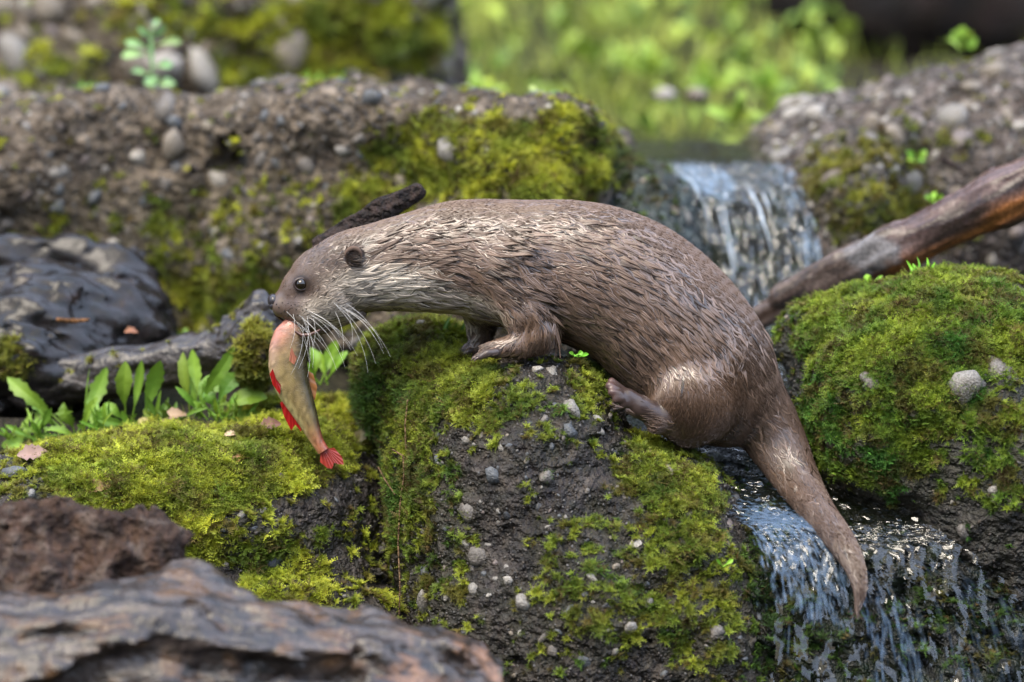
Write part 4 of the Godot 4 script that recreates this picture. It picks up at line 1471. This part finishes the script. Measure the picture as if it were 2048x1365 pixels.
func strands(root: Node3D, base: Vector3, g: Geo) -> void:
	# long wet locks that follow the coat over the body and end in points
	var out := Geo.new()
	var n_w := noise(91, 0.03, 2)
	var n_cl := noise(95, 0.012, 1)
	var s := otter_solid
	var made := 0
	for k in range(0, g.i.size(), 3):
		var a := g.v[g.i[k]]
		var b := g.v[g.i[k + 1]]
		var c := g.v[g.i[k + 2]]
		var area := (b - a).cross(c - a).length() * 0.5
		var n := (g.n[g.i[k]] + g.n[g.i[k + 1]] + g.n[g.i[k + 2]]).normalized()
		var q := pix((a + b + c) / 3.0)
		if q.x < 563.0 or n.z < -0.75: continue
		if q.y > 690.0 and q.x < 1080.0 and q.x > 880.0: continue
		if Vector2(q.x - 602, q.y - 569).length() < 26.0 or Vector2(q.x - 703, q.y - 515).length() < 17.0: continue
		var fine := 0.55
		var locky := maxf(maxf(blob(q, 880, 545, 230, 130), blob(q, 1130, 560, 260, 165)), maxf(blob(q, 1345, 650, 150, 105), blob(q, 1200, 690, 110, 60)))
		fine = maxf(fine, locky)
		if foot_away(a) < 0.03 and q.x < 1350.0 and q.x > 1190.0: continue
		var head := 1.0 - sm(640.0, 780.0, q.x)
		var want := area * lerpf(lerpf(26000.0, 52000.0, locky), 60000.0, head) * (1.0 if n.z > -0.1 else 0.25)
		if rng.randf() > want: continue
		var p := (a + b + c) / 3.0 + (b - a) * rng.randf_range(-0.3, 0.3)
		var L := lerpf(lerpf(0.026, 0.050, locky), lerpf(0.005, 0.013, sm(565.0, 660.0, q.x)), head) * rng.randf_range(0.6, 1.35)
		var W := lerpf(lerpf(0.0012, 0.0028, locky), lerpf(0.0006, 0.0012, sm(565.0, 660.0, q.x)), head) * rng.randf_range(0.65, 1.4)
		var col := coat(p) * clampf(rng.randfn(0.97, 0.2), 0.5, 1.4)
		if rng.randf() < lerpf(0.2, 0.13, locky): col *= 0.33
		var prev := []
		var way := Vector3.ZERO
		for r in 9:
			var t := r / 8.0
			if r % 2 == 0 or way == Vector3.ZERO:
				way = coat_way(p)
				way += Vector3(0, -0.24, 0) * clampf(n.z, 0.0, 1.0) * sm(720, 900, q.x) * (1.0 - sm(1480, 1560, q.x))
			var side := n.cross(way).normalized()
			var d := (way + side * (n_w.get_noise_3dv(p) * 0.55 + n_c.get_noise_3dv(p * 0.7) * 0.15 + (n_cl.get_noise_3dv(p - side * 0.002) - n_cl.get_noise_3dv(p + side * 0.002)) * 1.5 * sm(0.1, 0.6, t))).normalized()
			d = (d - n * d.dot(n)).normalized()
			side = d.cross(n).normalized()
			var w := W * (0.45 + 0.55 * sin(minf(t * 2.6, PI * 0.5))) * (1.0 - pow(t, 2.5))
			var shade := col * lerpf(0.7, 1.3, t)
			shade.a = 1.0
			var lift := n * (-0.0003 + 0.0013 * t * (W / 0.0025 + 0.4))
			var row := [out.vert(p + lift - side * w - n * w * 0.35, shade), out.vert(p + lift + n * w * 0.22, shade), out.vert(p + lift + side * w - n * w * 0.35, shade)]
			if prev:
				out.quad(prev[1], prev[0], row[0], row[1])
				out.quad(prev[2], prev[1], row[1], row[2])
			prev = row
			p += d * L / 8.0
			var f := s.shape(p)
			var e := 0.0015
			n = Vector3(s.shape(p + Vector3(e, 0, 0)) - f, s.shape(p + Vector3(0, e, 0)) - f, s.shape(p + Vector3(0, 0, e)) - f).normalized()
			p -= n * clampf(f, -0.004, 0.004)
		made += 1
	print("strands ", made)
	part("wet_locks", out, M.lock, root, base, "stuff")

# ---------------------------------------------------------------- the fish
func place_fish() -> void:
	var base := O(600, 800, 0.0)
	var root := thing("fish", base, "pinkish olive fish with red fins hanging from the otter's mouth", "fish")
	# centre line px, py, half height px
	var line := [[606, 650, 20], [588, 662, 33], [578, 685, 39], [575, 712, 41], [577, 742, 42], [585, 772, 38], [598, 802, 32], [612, 832, 25], [623, 858, 19], [635, 884, 14], [647, 903, 13]]
	var g := Geo.new()
	var rows := 44
	var seg := 26
	var spk := noise(81, 0.004, 2)
	for a in rows + 1:
		var t := float(a) / rows * (line.size() - 1)
		var k := mini(int(t), line.size() - 2)
		var f := t - k
		var w := []
		for q in 3:
			w.append(cubic_interpolate(line[k][q], line[k + 1][q], line[maxi(k - 1, 0)][q], line[mini(k + 2, line.size() - 1)][q], f))
		var tn := Vector2(float(line[k + 1][0]) - line[k][0], -(float(line[k + 1][1]) - line[k][1])).normalized()
		var across := Vector3(-tn.y, tn.x, 0)          # towards the back (right)
		var h: float = S(w[2]) * 0.93
		if a == 0: h *= 0.3
		var thick := h * 0.58 + 0.0015
		for s in seg:
			var an := TAU * s / seg
			var ca := cos(an)
			var sa := sin(an)
			var p: Vector3 = O(w[0], w[1], 0.004) + across * h * ca + Vector3(0, 0, thick * sa)
			var y: float = t / (line.size() - 1)
			var belly := Color(0.38, 0.24, 0.17).lerp(Color(0.36, 0.3, 0.14), sm(0.2, 0.6, y))
			var flank := Color(0.25, 0.165, 0.085).lerp(Color(0.21, 0.155, 0.065), sm(0.15, 0.4, y))
			var back := Color(0.05, 0.042, 0.02)
			var col := belly.lerp(flank, sm(-0.85, -0.3, ca)).lerp(back, sm(0.15, 0.85, ca))
			col = col.lerp(Color(0.42, 0.12, 0.09), sm(0.32, 0.12, y) * sm(0.3, -0.6, ca) * 0.6)
			col = col.lerp(Color(0.42, 0.09, 0.06), sm(0.72, 1.0, y) * 0.6)
			col *= 1.0 + spk.get_noise_3dv(p) * 0.7
			col.a = 1.0
			g.vert(p, col)
	for a in rows:
		for s in seg:
			var s2 := (s + 1) % seg
			g.quad(a * seg + s, (a + 1) * seg + s, (a + 1) * seg + s2, a * seg + s2)
	part("body", g, M.fish, root, base)
	var red := Color(0.32, 0.014, 0.012)
	fin(root, base, "tail_fin", [[640, 895], [656, 898]], [[640, 925], [655, 937], [664, 938], [668, 926], [676, 929], [688, 930], [684, 915], [668, 896]], 0.004, Color(0.36, 0.05, 0.035))
	fin(root, base, "pelvic_fin", [[545, 738], [552, 760]], [[539, 748], [545, 770], [560, 790], [561, 770]], 0.016, red)
	fin(root, base, "anal_fin", [[572, 796], [598, 842]], [[560, 806], [568, 834], [582, 862], [590, 850], [602, 864], [604, 842]], 0.005, red)
	fin(root, base, "back_fin", [[616, 742], [624, 800]], [[626, 748], [634, 775], [630, 800]], 0.002, Color(0.32, 0.14, 0.05))
	fin(root, base, "breast_fin", [[583, 695], [590, 712]], [[580, 705], [578, 722], [588, 730], [594, 714]], 0.026, Color(0.42, 0.16, 0.10))

func fin(root: Node3D, base: Vector3, called: String, foot: Array, rim: Array, z: float, col: Color) -> void:
	# a thin fan of rays between its foot on the body and its rim
	var g := Geo.new()
	var n := rim.size() - 1
	for side in [1.0, -1.0]:
		var ia := []
		var ib := []
		var steps := n * 4
		for k in steps + 1:
			var t := float(k) / steps
			var r := t * n
			var q := mini(int(r), n - 1)
			var f: Vector2 = Vector2(foot[0][0], foot[0][1]).lerp(Vector2(foot[1][0], foot[1][1]), t)
			var e: Vector2 = Vector2(rim[q][0], rim[q][1]).lerp(Vector2(rim[q + 1][0], rim[q + 1][1]), r - q)
			var wob: float = 0.0009 * sin(k * 2.1)
			ia.append(g.vert(O(f.x, f.y, z + 0.0012 * side), col * 0.8))
			ib.append(g.vert(O(e.x, e.y, z + 0.0002 * side + wob), col * (1.0 + 0.25 * sin(k * 2.1))))
		for k in steps:
			if side > 0.0: g.quad(ia[k], ib[k], ib[k + 1], ia[k + 1])
			else: g.quad(ia[k + 1], ib[k + 1], ib[k], ia[k])
	part(called, g, M.fin, root, base)

# ---------------------------------------------------------------- plants and litter
func leaf(g: Geo, a: Vector3, b: Vector3, width: float, bow: float, face: Vector3, col: Color, teeth := 0.12, blunt := 0.5, steps := 14) -> void:
	# a blade from a to b, bowed along face, folded a little along its midrib
	var dir := b - a
	var side := dir.cross(face).normalized()
	var nrm := side.cross(dir).normalized()
	var rows := []
	var turn := n_c.get_noise_3dv(b * 3.0) * 1.6
	for k in steps + 1:
		var t := float(k) / steps
		side = (dir.cross(face).normalized()).rotated(dir.normalized(), turn * t)
		nrm = side.cross(dir).normalized()
		var p := a + dir * t + nrm * bow * sin(t * PI) - up * bow * 0.5 * t * t
		var w := width * 0.5 * pow(sin(PI * pow(t, lerpf(0.6, 1.5, blunt))), 0.75) if k < steps else 0.0
		w = maxf(w, width * 0.05 if t < 0.5 else 0.0)
		if k % 2 == 1: w *= 1.0 + teeth * 1.4 * (1.0 + 3.0 * n_c.get_noise_3dv(p * 2.0))
		var rib := col * 1.35
		rib.a = 1.0
		var cc := col * (1.0 + 0.35 * n_c.get_noise_3dv(p * 1.3))
		cc.a = 1.0
		var pucker := nrm * w * (0.28 + 0.3 * n_c.get_noise_3dv(p * 0.8 + side))
		rows.append([g.vert(p - side * w + pucker, cc), g.vert(p - side * w * 0.1, rib), g.vert(p + side * w * 0.1, rib), g.vert(p + side * w + pucker, cc)])
	for k in steps:
		for q in 3:
			g.quad(rows[k][q], rows[k][q + 1], rows[k + 1][q + 1], rows[k + 1][q])

func plant(called: String, label: String, category: String, group: String, leaves: Array, d: float, tone: Color, teeth := 0.12, blunt := 0.6) -> void:
	# leaves: [foot px, foot py, tip px, tip py, width px, bow px]
	var first: Array = leaves[0]
	var base := Q(first[0], first[1], d)
	var root := thing(called, base, label, category, group)
	var sc := K * (FAR + d)
	for l in leaves:
		var g := Geo.new()
		var dz := rng.randf_range(-0.012, 0.012)
		var a := Q(l[0], l[1], d)
		var b := Q(l[2], l[3], d - rng.randf_range(-0.03, 0.04)) + Vector3(0, 0, dz)
		var face := (Vector3(rng.randf_range(-0.35, 0.35), 0.25, 1.0)).normalized()
		var c := tone * rng.randf_range(0.75, 1.25)
		c.a = 1.0
		# a stalk below the blade
		var m := a.lerp(b, 0.22)
		c = c * Color(1, 1, 1).lerp(Color(1.7, 1.15, 0.9), rng.randf() * rng.randf())
		leaf(g, m, b, l[4] * sc * rng.randf_range(0.5, 0.8), l[5] * sc, face, c, teeth, blunt)
		g.tube([a, m, a.lerp(b, 0.45)], [0.0013, 0.0011, 0.0007], 5, c * Color(1.1, 1.1, 0.9))
		part("leaf", g, M.leaf, root, base)

func grass_tuft(called: String, label: String, px: float, py: float, d: float, n: int, tall: float, tone: Color) -> void:
	var base := Q(px, py, d)
	var root := thing(called, base, label, "grass tuft")
	for k in n:
		var g := Geo.new()
		var a := base + Vector3(rng.randfn(0, 0.008), 0, rng.randfn(0, 0.008))
		var b := a + (up + Vector3(rng.randfn(0, 0.45), 0, rng.randfn(0, 0.35))).normalized() * S(tall) * rng.randf_range(0.6, 1.1)
		leaf(g, a, b, 0.0042, S(tall) * 0.12, Vector3(rng.randfn(0, 0.4), 0.2, 1), tone * Color(1, 1, 1).lerp(Color(1.3, 1.2, 0.8), rng.randf()), 0.0, 0.3, 6)
		part("grass_blade", g, M.leaf, root, base)

func plants() -> void:
	var gr := Color(0.11, 0.22, 0.025)
	plant("leafy_plant", "long toothed leaves arching left at the far left, in front of the stump", "plant", "green plants before the root", [
		[130, 855, 12, 742, 42, 26], [125, 860, 22, 768, 40, 20], [110, 870, -10, 905, 40, 26], [120, 870, 75, 800, 30, 10], [118, 872, 60, 870, 22, 8]], 0.22, gr, 0.22, 0.7)
	plant("leafy_plant", "upright toothed leaf pair beside the arching leaves", "plant", "green plants before the root", [
		[150, 875, 212, 742, 44, -16], [160, 875, 195, 790, 34, 8], [150, 870, 128, 800, 40, 10], [165, 880, 178, 735, 10, 2], [170, 880, 90, 858, 26, 8]], 0.2, gr * Color(0.9, 0.9, 0.9), 0.2, 0.8)
	plant("leafy_plant", "three upright spoon-shaped leaves in front of the root", "plant", "green plants before the root", [
		[250, 845, 250, 716, 44, 12], [262, 850, 282, 724, 34, -8], [280, 855, 322, 728, 44, -14], [255, 850, 210, 800, 36, 12], [270, 856, 196, 836, 30, 8], [280, 855, 240, 870, 44, 6]], 0.2, gr * Color(1.1, 1.05, 1.1), 0.08, 0.95)
	plant("leafy_plant", "tall plant with a leaf curling right, left of the fish", "plant", "green plants before the root", [
		[390, 835, 468, 678, 44, 20], [380, 830, 366, 700, 30, 8], [395, 830, 385, 702, 34, -8], [400, 838, 420, 745, 50, 10], [400, 825, 432, 752, 60, 14], [405, 835, 350, 770, 22, 6], [398, 838, 372, 742, 20, 4]], 0.18, gr, 0.12, 0.8)
	plant("leafy_plant", "broad shiny leaves low down right beside the fish", "plant", "green plants before the root", [
		[430, 815, 535, 790, 70, 14], [425, 820, 480, 740, 60, 12], [440, 825, 530, 838, 50, 10], [430, 820, 408, 780, 44, 8]], 0.17, gr * Color(0.85, 0.95, 1.0), 0.1, 0.9)
	plant("leafy_plant", "bright leaves half hidden behind the hanging fish", "plant", "green plants before the root", [
		[630, 770, 622, 690, 42, 10], [640, 770, 672, 685, 38, -8], [650, 765, 695, 700, 30, 6], [640, 770, 600, 720, 36, 8], [655, 770, 640, 700, 30, 6]], 0.22, gr * Color(1.15, 1.15, 1.0), 0.1, 0.9)
	for w in [[60, 880, 0.2, "thin grassy stems at the far left before the stump"], [215, 868, 0.19, "tangle of small leaves between the two toothed plants"], [330, 850, 0.18, "thin stems and small leaves right of the spoon-shaped leaves"], [455, 838, 0.17, "small leaves crowding under the broad shiny leaves"]]:
		var ls := []
		for k in 22:
			var an := rng.randf_range(0.25, PI - 0.25)
			var r := rng.randf_range(25, 75)
			var x: float = w[0] + rng.randf_range(-50, 50)
			ls.append([x, w[1] + rng.randf_range(-8, 10), x + cos(an) * r, w[1] - sin(an) * r, rng.randf_range(4, 20), rng.randf_range(-8, 10)])
		plant("undergrowth_plant", w[3], "plant", "green plants before the root", ls, w[2], gr * rng.randf_range(0.7, 1.2), 0.1, 0.7)
	plant("seedling", "small blurred seedling on the moss beside the ledge's foot", "plant", "", [[370, 690, 352, 662, 24, 4], [372, 690, 392, 665, 22, 4], [371, 690, 372, 655, 16, 3]], 0.5, gr * 1.2, 0.0, 0.8)
	plant("tall_weed", "tall pale weed growing on top of the ledge in front of the wall", "plant", "", [
		[305, 195, 300, 55, 12, 2], [300, 110, 242, 108, 34, 8], [302, 100, 250, 80, 28, 8], [303, 92, 362, 78, 24, 8], [301, 82, 330, 45, 26, 6], [300, 78, 275, 50, 26, 6], [302, 135, 345, 125, 30, 6], [302, 150, 262, 140, 26, 6], [303, 195, 308, 150, 40, 8], [305, 180, 350, 162, 34, 8], [303, 60, 318, 38, 18, 3]], 0.78, Color(0.2, 0.36, 0.14), 0.0, 0.75)
	plant("climbing_weed", "spindly pale weed on the ledge's right shoulder, left of the pool", "plant", "", [
		[1122, 300, 1075, 175, 10, 4], [1080, 200, 1060, 168, 26, 4], [1085, 210, 1118, 180, 26, 4], [1090, 225, 1062, 200, 24, 4], [1100, 250, 1140, 235, 28, 5], [1105, 262, 1090, 222, 26, 4], [1115, 290, 1195, 290, 30, 6], [1112, 282, 1160, 262, 24, 4], [1116, 296, 1150, 305, 22, 4]], 0.5, Color(0.22, 0.34, 0.10), 0.0, 0.75)
	plant("seedling", "small pale seedling on the mossy slope above the branch", "plant", "", [[1832, 325, 1812, 300, 26, 4], [1832, 325, 1852, 298, 26, 4], [1832, 325, 1850, 318, 24, 4], [1832, 325, 1815, 318, 22, 4]], 0.62, gr * 1.6, 0.0, 0.8)
	plant("seedling", "bright green seedling behind the stripped branch", "plant", "", [[1868, 408, 1850, 392, 22, 4], [1868, 408, 1885, 388, 24, 4], [1868, 408, 1870, 382, 18, 3]], 0.5, Color(0.16, 0.36, 0.03), 0.0, 0.8)
	plant("weed", "bright rounded weed on the crest of the pebbly slope", "plant", "", [[1925, 100, 1895, 75, 40, 6], [1925, 100, 1955, 72, 40, 6], [1925, 100, 1925, 50, 40, 6], [1925, 100, 1905, 60, 34, 6], [1925, 100, 1945, 58, 34, 6]], 1.0, Color(0.16, 0.3, 0.04), 0.0, 0.85)
	plant("seedling", "two-leaved sprout on the moss below the otter's chest", "plant", "", [[1150, 712, 1138, 704, 14, 2], [1152, 712, 1166, 703, 14, 2], [1160, 714, 1178, 708, 14, 2], [1155, 714, 1148, 712, 12, 2]], -0.08, Color(0.12, 0.34, 0.03), 0.0, 0.85)
	plant("seedling", "yellow-green sprout at the edge of the right boulder beside the tail", "plant", "", [[1668, 890, 1662, 868, 12, 2], [1668, 892, 1682, 848, 14, 3], [1666, 890, 1674, 872, 12, 2]], -0.05, Color(0.25, 0.42, 0.02), 0.0, 0.7)
	plant("seedling", "tiny bright sprout low on the boulder's dark mossy side", "plant", "", [[1445, 1135, 1432, 1118, 14, 2], [1447, 1135, 1466, 1118, 14, 2]], -0.16, Color(0.14, 0.34, 0.02), 0.0, 0.8)
	plant("seedling", "small sprout beside the branch on top of the right boulder", "plant", "", [[1737, 572, 1733, 548, 18, 2], [1742, 572, 1765, 550, 12, 2], [1737, 572, 1742, 552, 12, 2]], 0.17, Color(0.16, 0.4, 0.02), 0.0, 0.8)
	grass_tuft("grass_tuft", "bright little grass tuft on the crest of the right boulder", 1842, 558, 0.12, 9, 46, Color(0.16, 0.4, 0.03))
	grass_tuft("grass_tuft", "thin grass tuft under the otter's throat", 900, 680, 0.1, 8, 60, Color(0.07, 0.16, 0.03))
	grass_tuft("grass_tuft", "blurred grass tuft at the right end of the ledge's top", 640, 185, 0.8, 14, 70, Color(0.14, 0.3, 0.04))
	grass_tuft("grass_tuft", "blurred grass tuft left of the tall weed on the ledge", 165, 200, 0.8, 14, 60, Color(0.12, 0.26, 0.04))
	for w in [[1300, 110, 2.0, "blurred lime-green weed clump left of the bank's middle"], [1415, 140, 1.9, "bright blurred weed clump standing behind the pool"], [1530, 140, 1.9, "blurred weed clump beside the pebbly slope's upper end"], [960, 170, 1.3, "pale leaves at the ledge's top beside the grassy bank"], [1470, 205, 1.2, "yellow-green weed at the pool's far right edge"], [1230, 110, 2.3, "faint green weed clump in the middle of the bank"], [1480, 40, 2.8, "dark green weed clump at the top of the bank"]]:
		var ls := []
		for k in 16:
			var an := rng.randf_range(-0.3, PI + 0.3)
			var r := rng.randf_range(20, 62)
			ls.append([w[0] + rng.randf_range(-15, 15), w[1] + 40, w[0] + cos(an) * r, w[1] + 25 - absf(sin(an)) * r, rng.randf_range(26, 40), 6])
		plant("weed", w[3], "plant", "blurred weeds on the grassy bank", ls, w[2], Color(0.22, 0.36, 0.05) * rng.randf_range(0.7, 1.1), 0.0, 0.8)
	# pale stones on the bare soil behind the pool
	for w in [[1330, 190, 22, 1.35, 2, "pale rounded stone on the soil behind the pool, left one of two"], [1395, 192, 28, 1.35, 3, "larger pale stone on the soil behind the pool, right one of two"], [930, 185, 20, 1.2, 2, "white stone beside the ledge's top right end"]]:
		var o := MeshInstance3D.new()
		o.name = numbered("stone")
		o.mesh = pebble_meshes[w[4]]
		o.material_override = pebble_mats[w[4]]
		add_child(o)
		var z: float = w[2] * K * (FAR + w[3])
		o.transform = Transform3D(rand_basis().scaled(Vector3(z, z * 0.8, z)), vb * Q(w[0], w[1], w[3]))
		tag(o, w[5], "stone")
	# grass of the bank behind the pool
	var blade_g := Geo.new()
	leaf(blade_g, Vector3.ZERO, Vector3(0.25, 1, 0), 0.045, 0.12, Vector3(0, 0, 1), Color.WHITE, 0.0, 0.3, 5)
	var gs := Swarm.new()
	var inv := vb.inverse()
	for k in 36000:
		var x := rng.randf_range(-0.7, 1.5)
		var z := -rng.randf_range(1.5, 4.6)
		var p := Vector3(x, ground_y(x, z) - 0.01, z)
		var q := pix(inv * p)
		var thin := n_d.get_noise_2d(x * 2.0, z * 2.0)
		if thin < -0.22 or rng.randf() < sm(1500, 1750, q.x) * 0.75: continue
		var tall := rng.randf_range(0.025, 0.075) * (1.0 + thin)
		var b := Basis(Vector3.UP, rng.randf() * TAU) * Basis(Vector3.RIGHT, rng.randfn(0, 0.3))
		var c := Color(0.2, 0.27, 0.045).lerp(Color(0.52, 0.56, 0.11), rng.randf() * sm(-0.3, 0.4, thin)) * (1.0 + 0.5 * n_a.get_noise_2d(x, z))
		c.a = 1.0
		gs.put(b.scaled_local(Vector3(tall, tall, tall) * Vector3(1.0, 1, 1.0)), p, c)
	var low := Geo.new()
	leaf(low, Vector3(0, 0.2, 0), Vector3(0.5, 1, 0), 0.5, 0.15, Vector3(-0.6, 0.8, 0.2), Color.WHITE, 0.1, 0.8, 6)
	var ls2 := Swarm.new()
	for k in 5000:
		var x := rng.randf_range(-0.7, 1.5)
		var z := -rng.randf_range(1.5, 3.6)
		var p := Vector3(x, ground_y(x, z), z)
		var thin := n_a.get_noise_2d(x * 0.6, z * 0.6)
		if thin < 0.02 or pix(inv * p).x > 1720.0: continue
		var tall := rng.randf_range(0.02, 0.055)
		var c := Color(0.10, 0.2, 0.03).lerp(Color(0.4, 0.5, 0.06), rng.randf())
		ls2.put((Basis(Vector3.UP, rng.randf() * TAU) * Basis(Vector3.RIGHT, rng.randfn(0, 0.4))).scaled(Vector3.ONE * tall), p + Vector3(0, rng.randf() * 0.07, 0), c)
	swarm("ground_leaves", ls2, low.bake(Basis(), Vector3.ZERO), M.leaf, self, "blurred low leafy ground cover among the bank's grass", "ground cover")
	swarm("bank_grass", gs, blade_g.bake(Basis(), Vector3.ZERO), M.leaf, self, "blurred sunlit grass on the bank behind the pool", "grass")

func dead_leaf(px: float, py: float, d: float, size: float, turn: float, col: Color, label: String, stand := 0.3) -> void:
	var g := Geo.new()
	var c := Q(px, py, d)
	var dir := Vector3(cos(turn), sin(turn) * 0.55, sin(turn) * -0.4)
	leaf(g, c - dir * S(size) * 0.5, c + dir * S(size) * 0.5, S(size) * 0.5, S(size) * rng.randf_range(-0.1, 0.2), (up + Vector3(rng.randfn(0, 0.4), 0, stand * 2.0 + rng.randf() * 0.6)).normalized(), col * 0.8, 0.15, 0.35, 10)
	mesh_thing("fallen_leaf", g, M.dead_leaf, c, label, "leaf", "fallen leaves on the bank")

func lie(key: String, px: float, py: float) -> float:
	var h: Array = on(key, px, py)
	return -(h[0] as Vector3).z - 0.006

func litter() -> void:
	dead_leaf(540, 850, lie("bank", 540, 862), 48, 0.3, Color(0.16, 0.075, 0.05), "reddish brown curled leaf on the moss left of the fish")
	dead_leaf(290, 848, 0.17, 46, 0.7, Color(0.5, 0.42, 0.16), "pale yellow leaf standing at the foot of the plants")
	dead_leaf(480, 922, lie("bank", 480, 922), 52, 0.6, Color(0.26, 0.13, 0.05), "narrow tan leaf lying on the middle of the mossy bank")
	dead_leaf(190, 976, lie("bank", 190, 976), 52, 0.3, Color(0.24, 0.15, 0.05), "small ochre leaf in a dark gap of the bank's moss")
	dead_leaf(65, 908, lie("bank", 65, 908), 64, 0.2, Color(0.24, 0.15, 0.12), "large pinkish brown leaf at the far left of the bank")
	dead_leaf(720, 872, lie("boulder", 735, 880) - 0.02, 50, 1.45, Color(0.14, 0.12, 0.05), "olive oval leaf between the fish and the boulder", 1.0)
	dead_leaf(462, 870, lie("bank", 462, 875), 30, 0.2, Color(0.45, 0.33, 0.2), "tiny cream leaf on the brightest moss")
	dead_leaf(262, 664, 0.3, 30, 0.1, Color(0.22, 0.09, 0.04), "small rusty leaf stuck on the wet stump")
	dead_leaf(350, 835, 0.16, 60, 0.5, Color(0.3, 0.2, 0.12), "dry buff leaf behind the mossy bank's crest")
	var tw := Geo.new()
	tw.tube([Q(112, 640, 0.27), Q(145, 643, 0.27), Q(178, 640, 0.27)], [0.003, 0.0034, 0.002], 6, Color(0.36, 0.17, 0.07))
	mesh_thing("twig", tw, M.bark, Q(145, 643, 0.27), "short orange twig lying on the wet stump", "twig")
	var tw2 := Geo.new()
	tw2.tube([Q(1880, 315, 0.6), Q(1905, 330, 0.6), Q(1932, 348, 0.6)], [0.003, 0.004, 0.002], 6, Color(0.07, 0.045, 0.04))
	mesh_thing("twig", tw2, M.bark, Q(1905, 330, 0.6), "dark twig on the slope above the branch", "twig")
	for f in [["long pale root fibre hanging down the boulder's mossy side", [[785, 900], [806, 912], [808, 950], [800, 1010], [796, 1090], [800, 1170], [798, 1245]]], ["short wiry fibre beside the long hanging fibre", [[756, 935], [770, 960], [790, 990]]], ["thin fibre crossing the moss under the otter's chest", [[815, 800], [810, 850], [812, 900]]]]:
		var pts := []
		var rr := []
		var dd := 1.0
		for q in f[1]:
			dd = minf(dd, lie("boulder", q[0], q[1]))
		for q in f[1]:
			pts.append(Q(q[0], q[1], lerpf(dd, lie("boulder", q[0], q[1]), 0.7) - 0.008))
			rr.append(0.0010)
		var g := Geo.new()
		g.tube(pts, rr, 5, Color(0.32, 0.2, 0.11))
		mesh_thing("root_fibre", g, M.bark, pts[0], f[0], "root fibre", "root fibres hanging on the boulder")
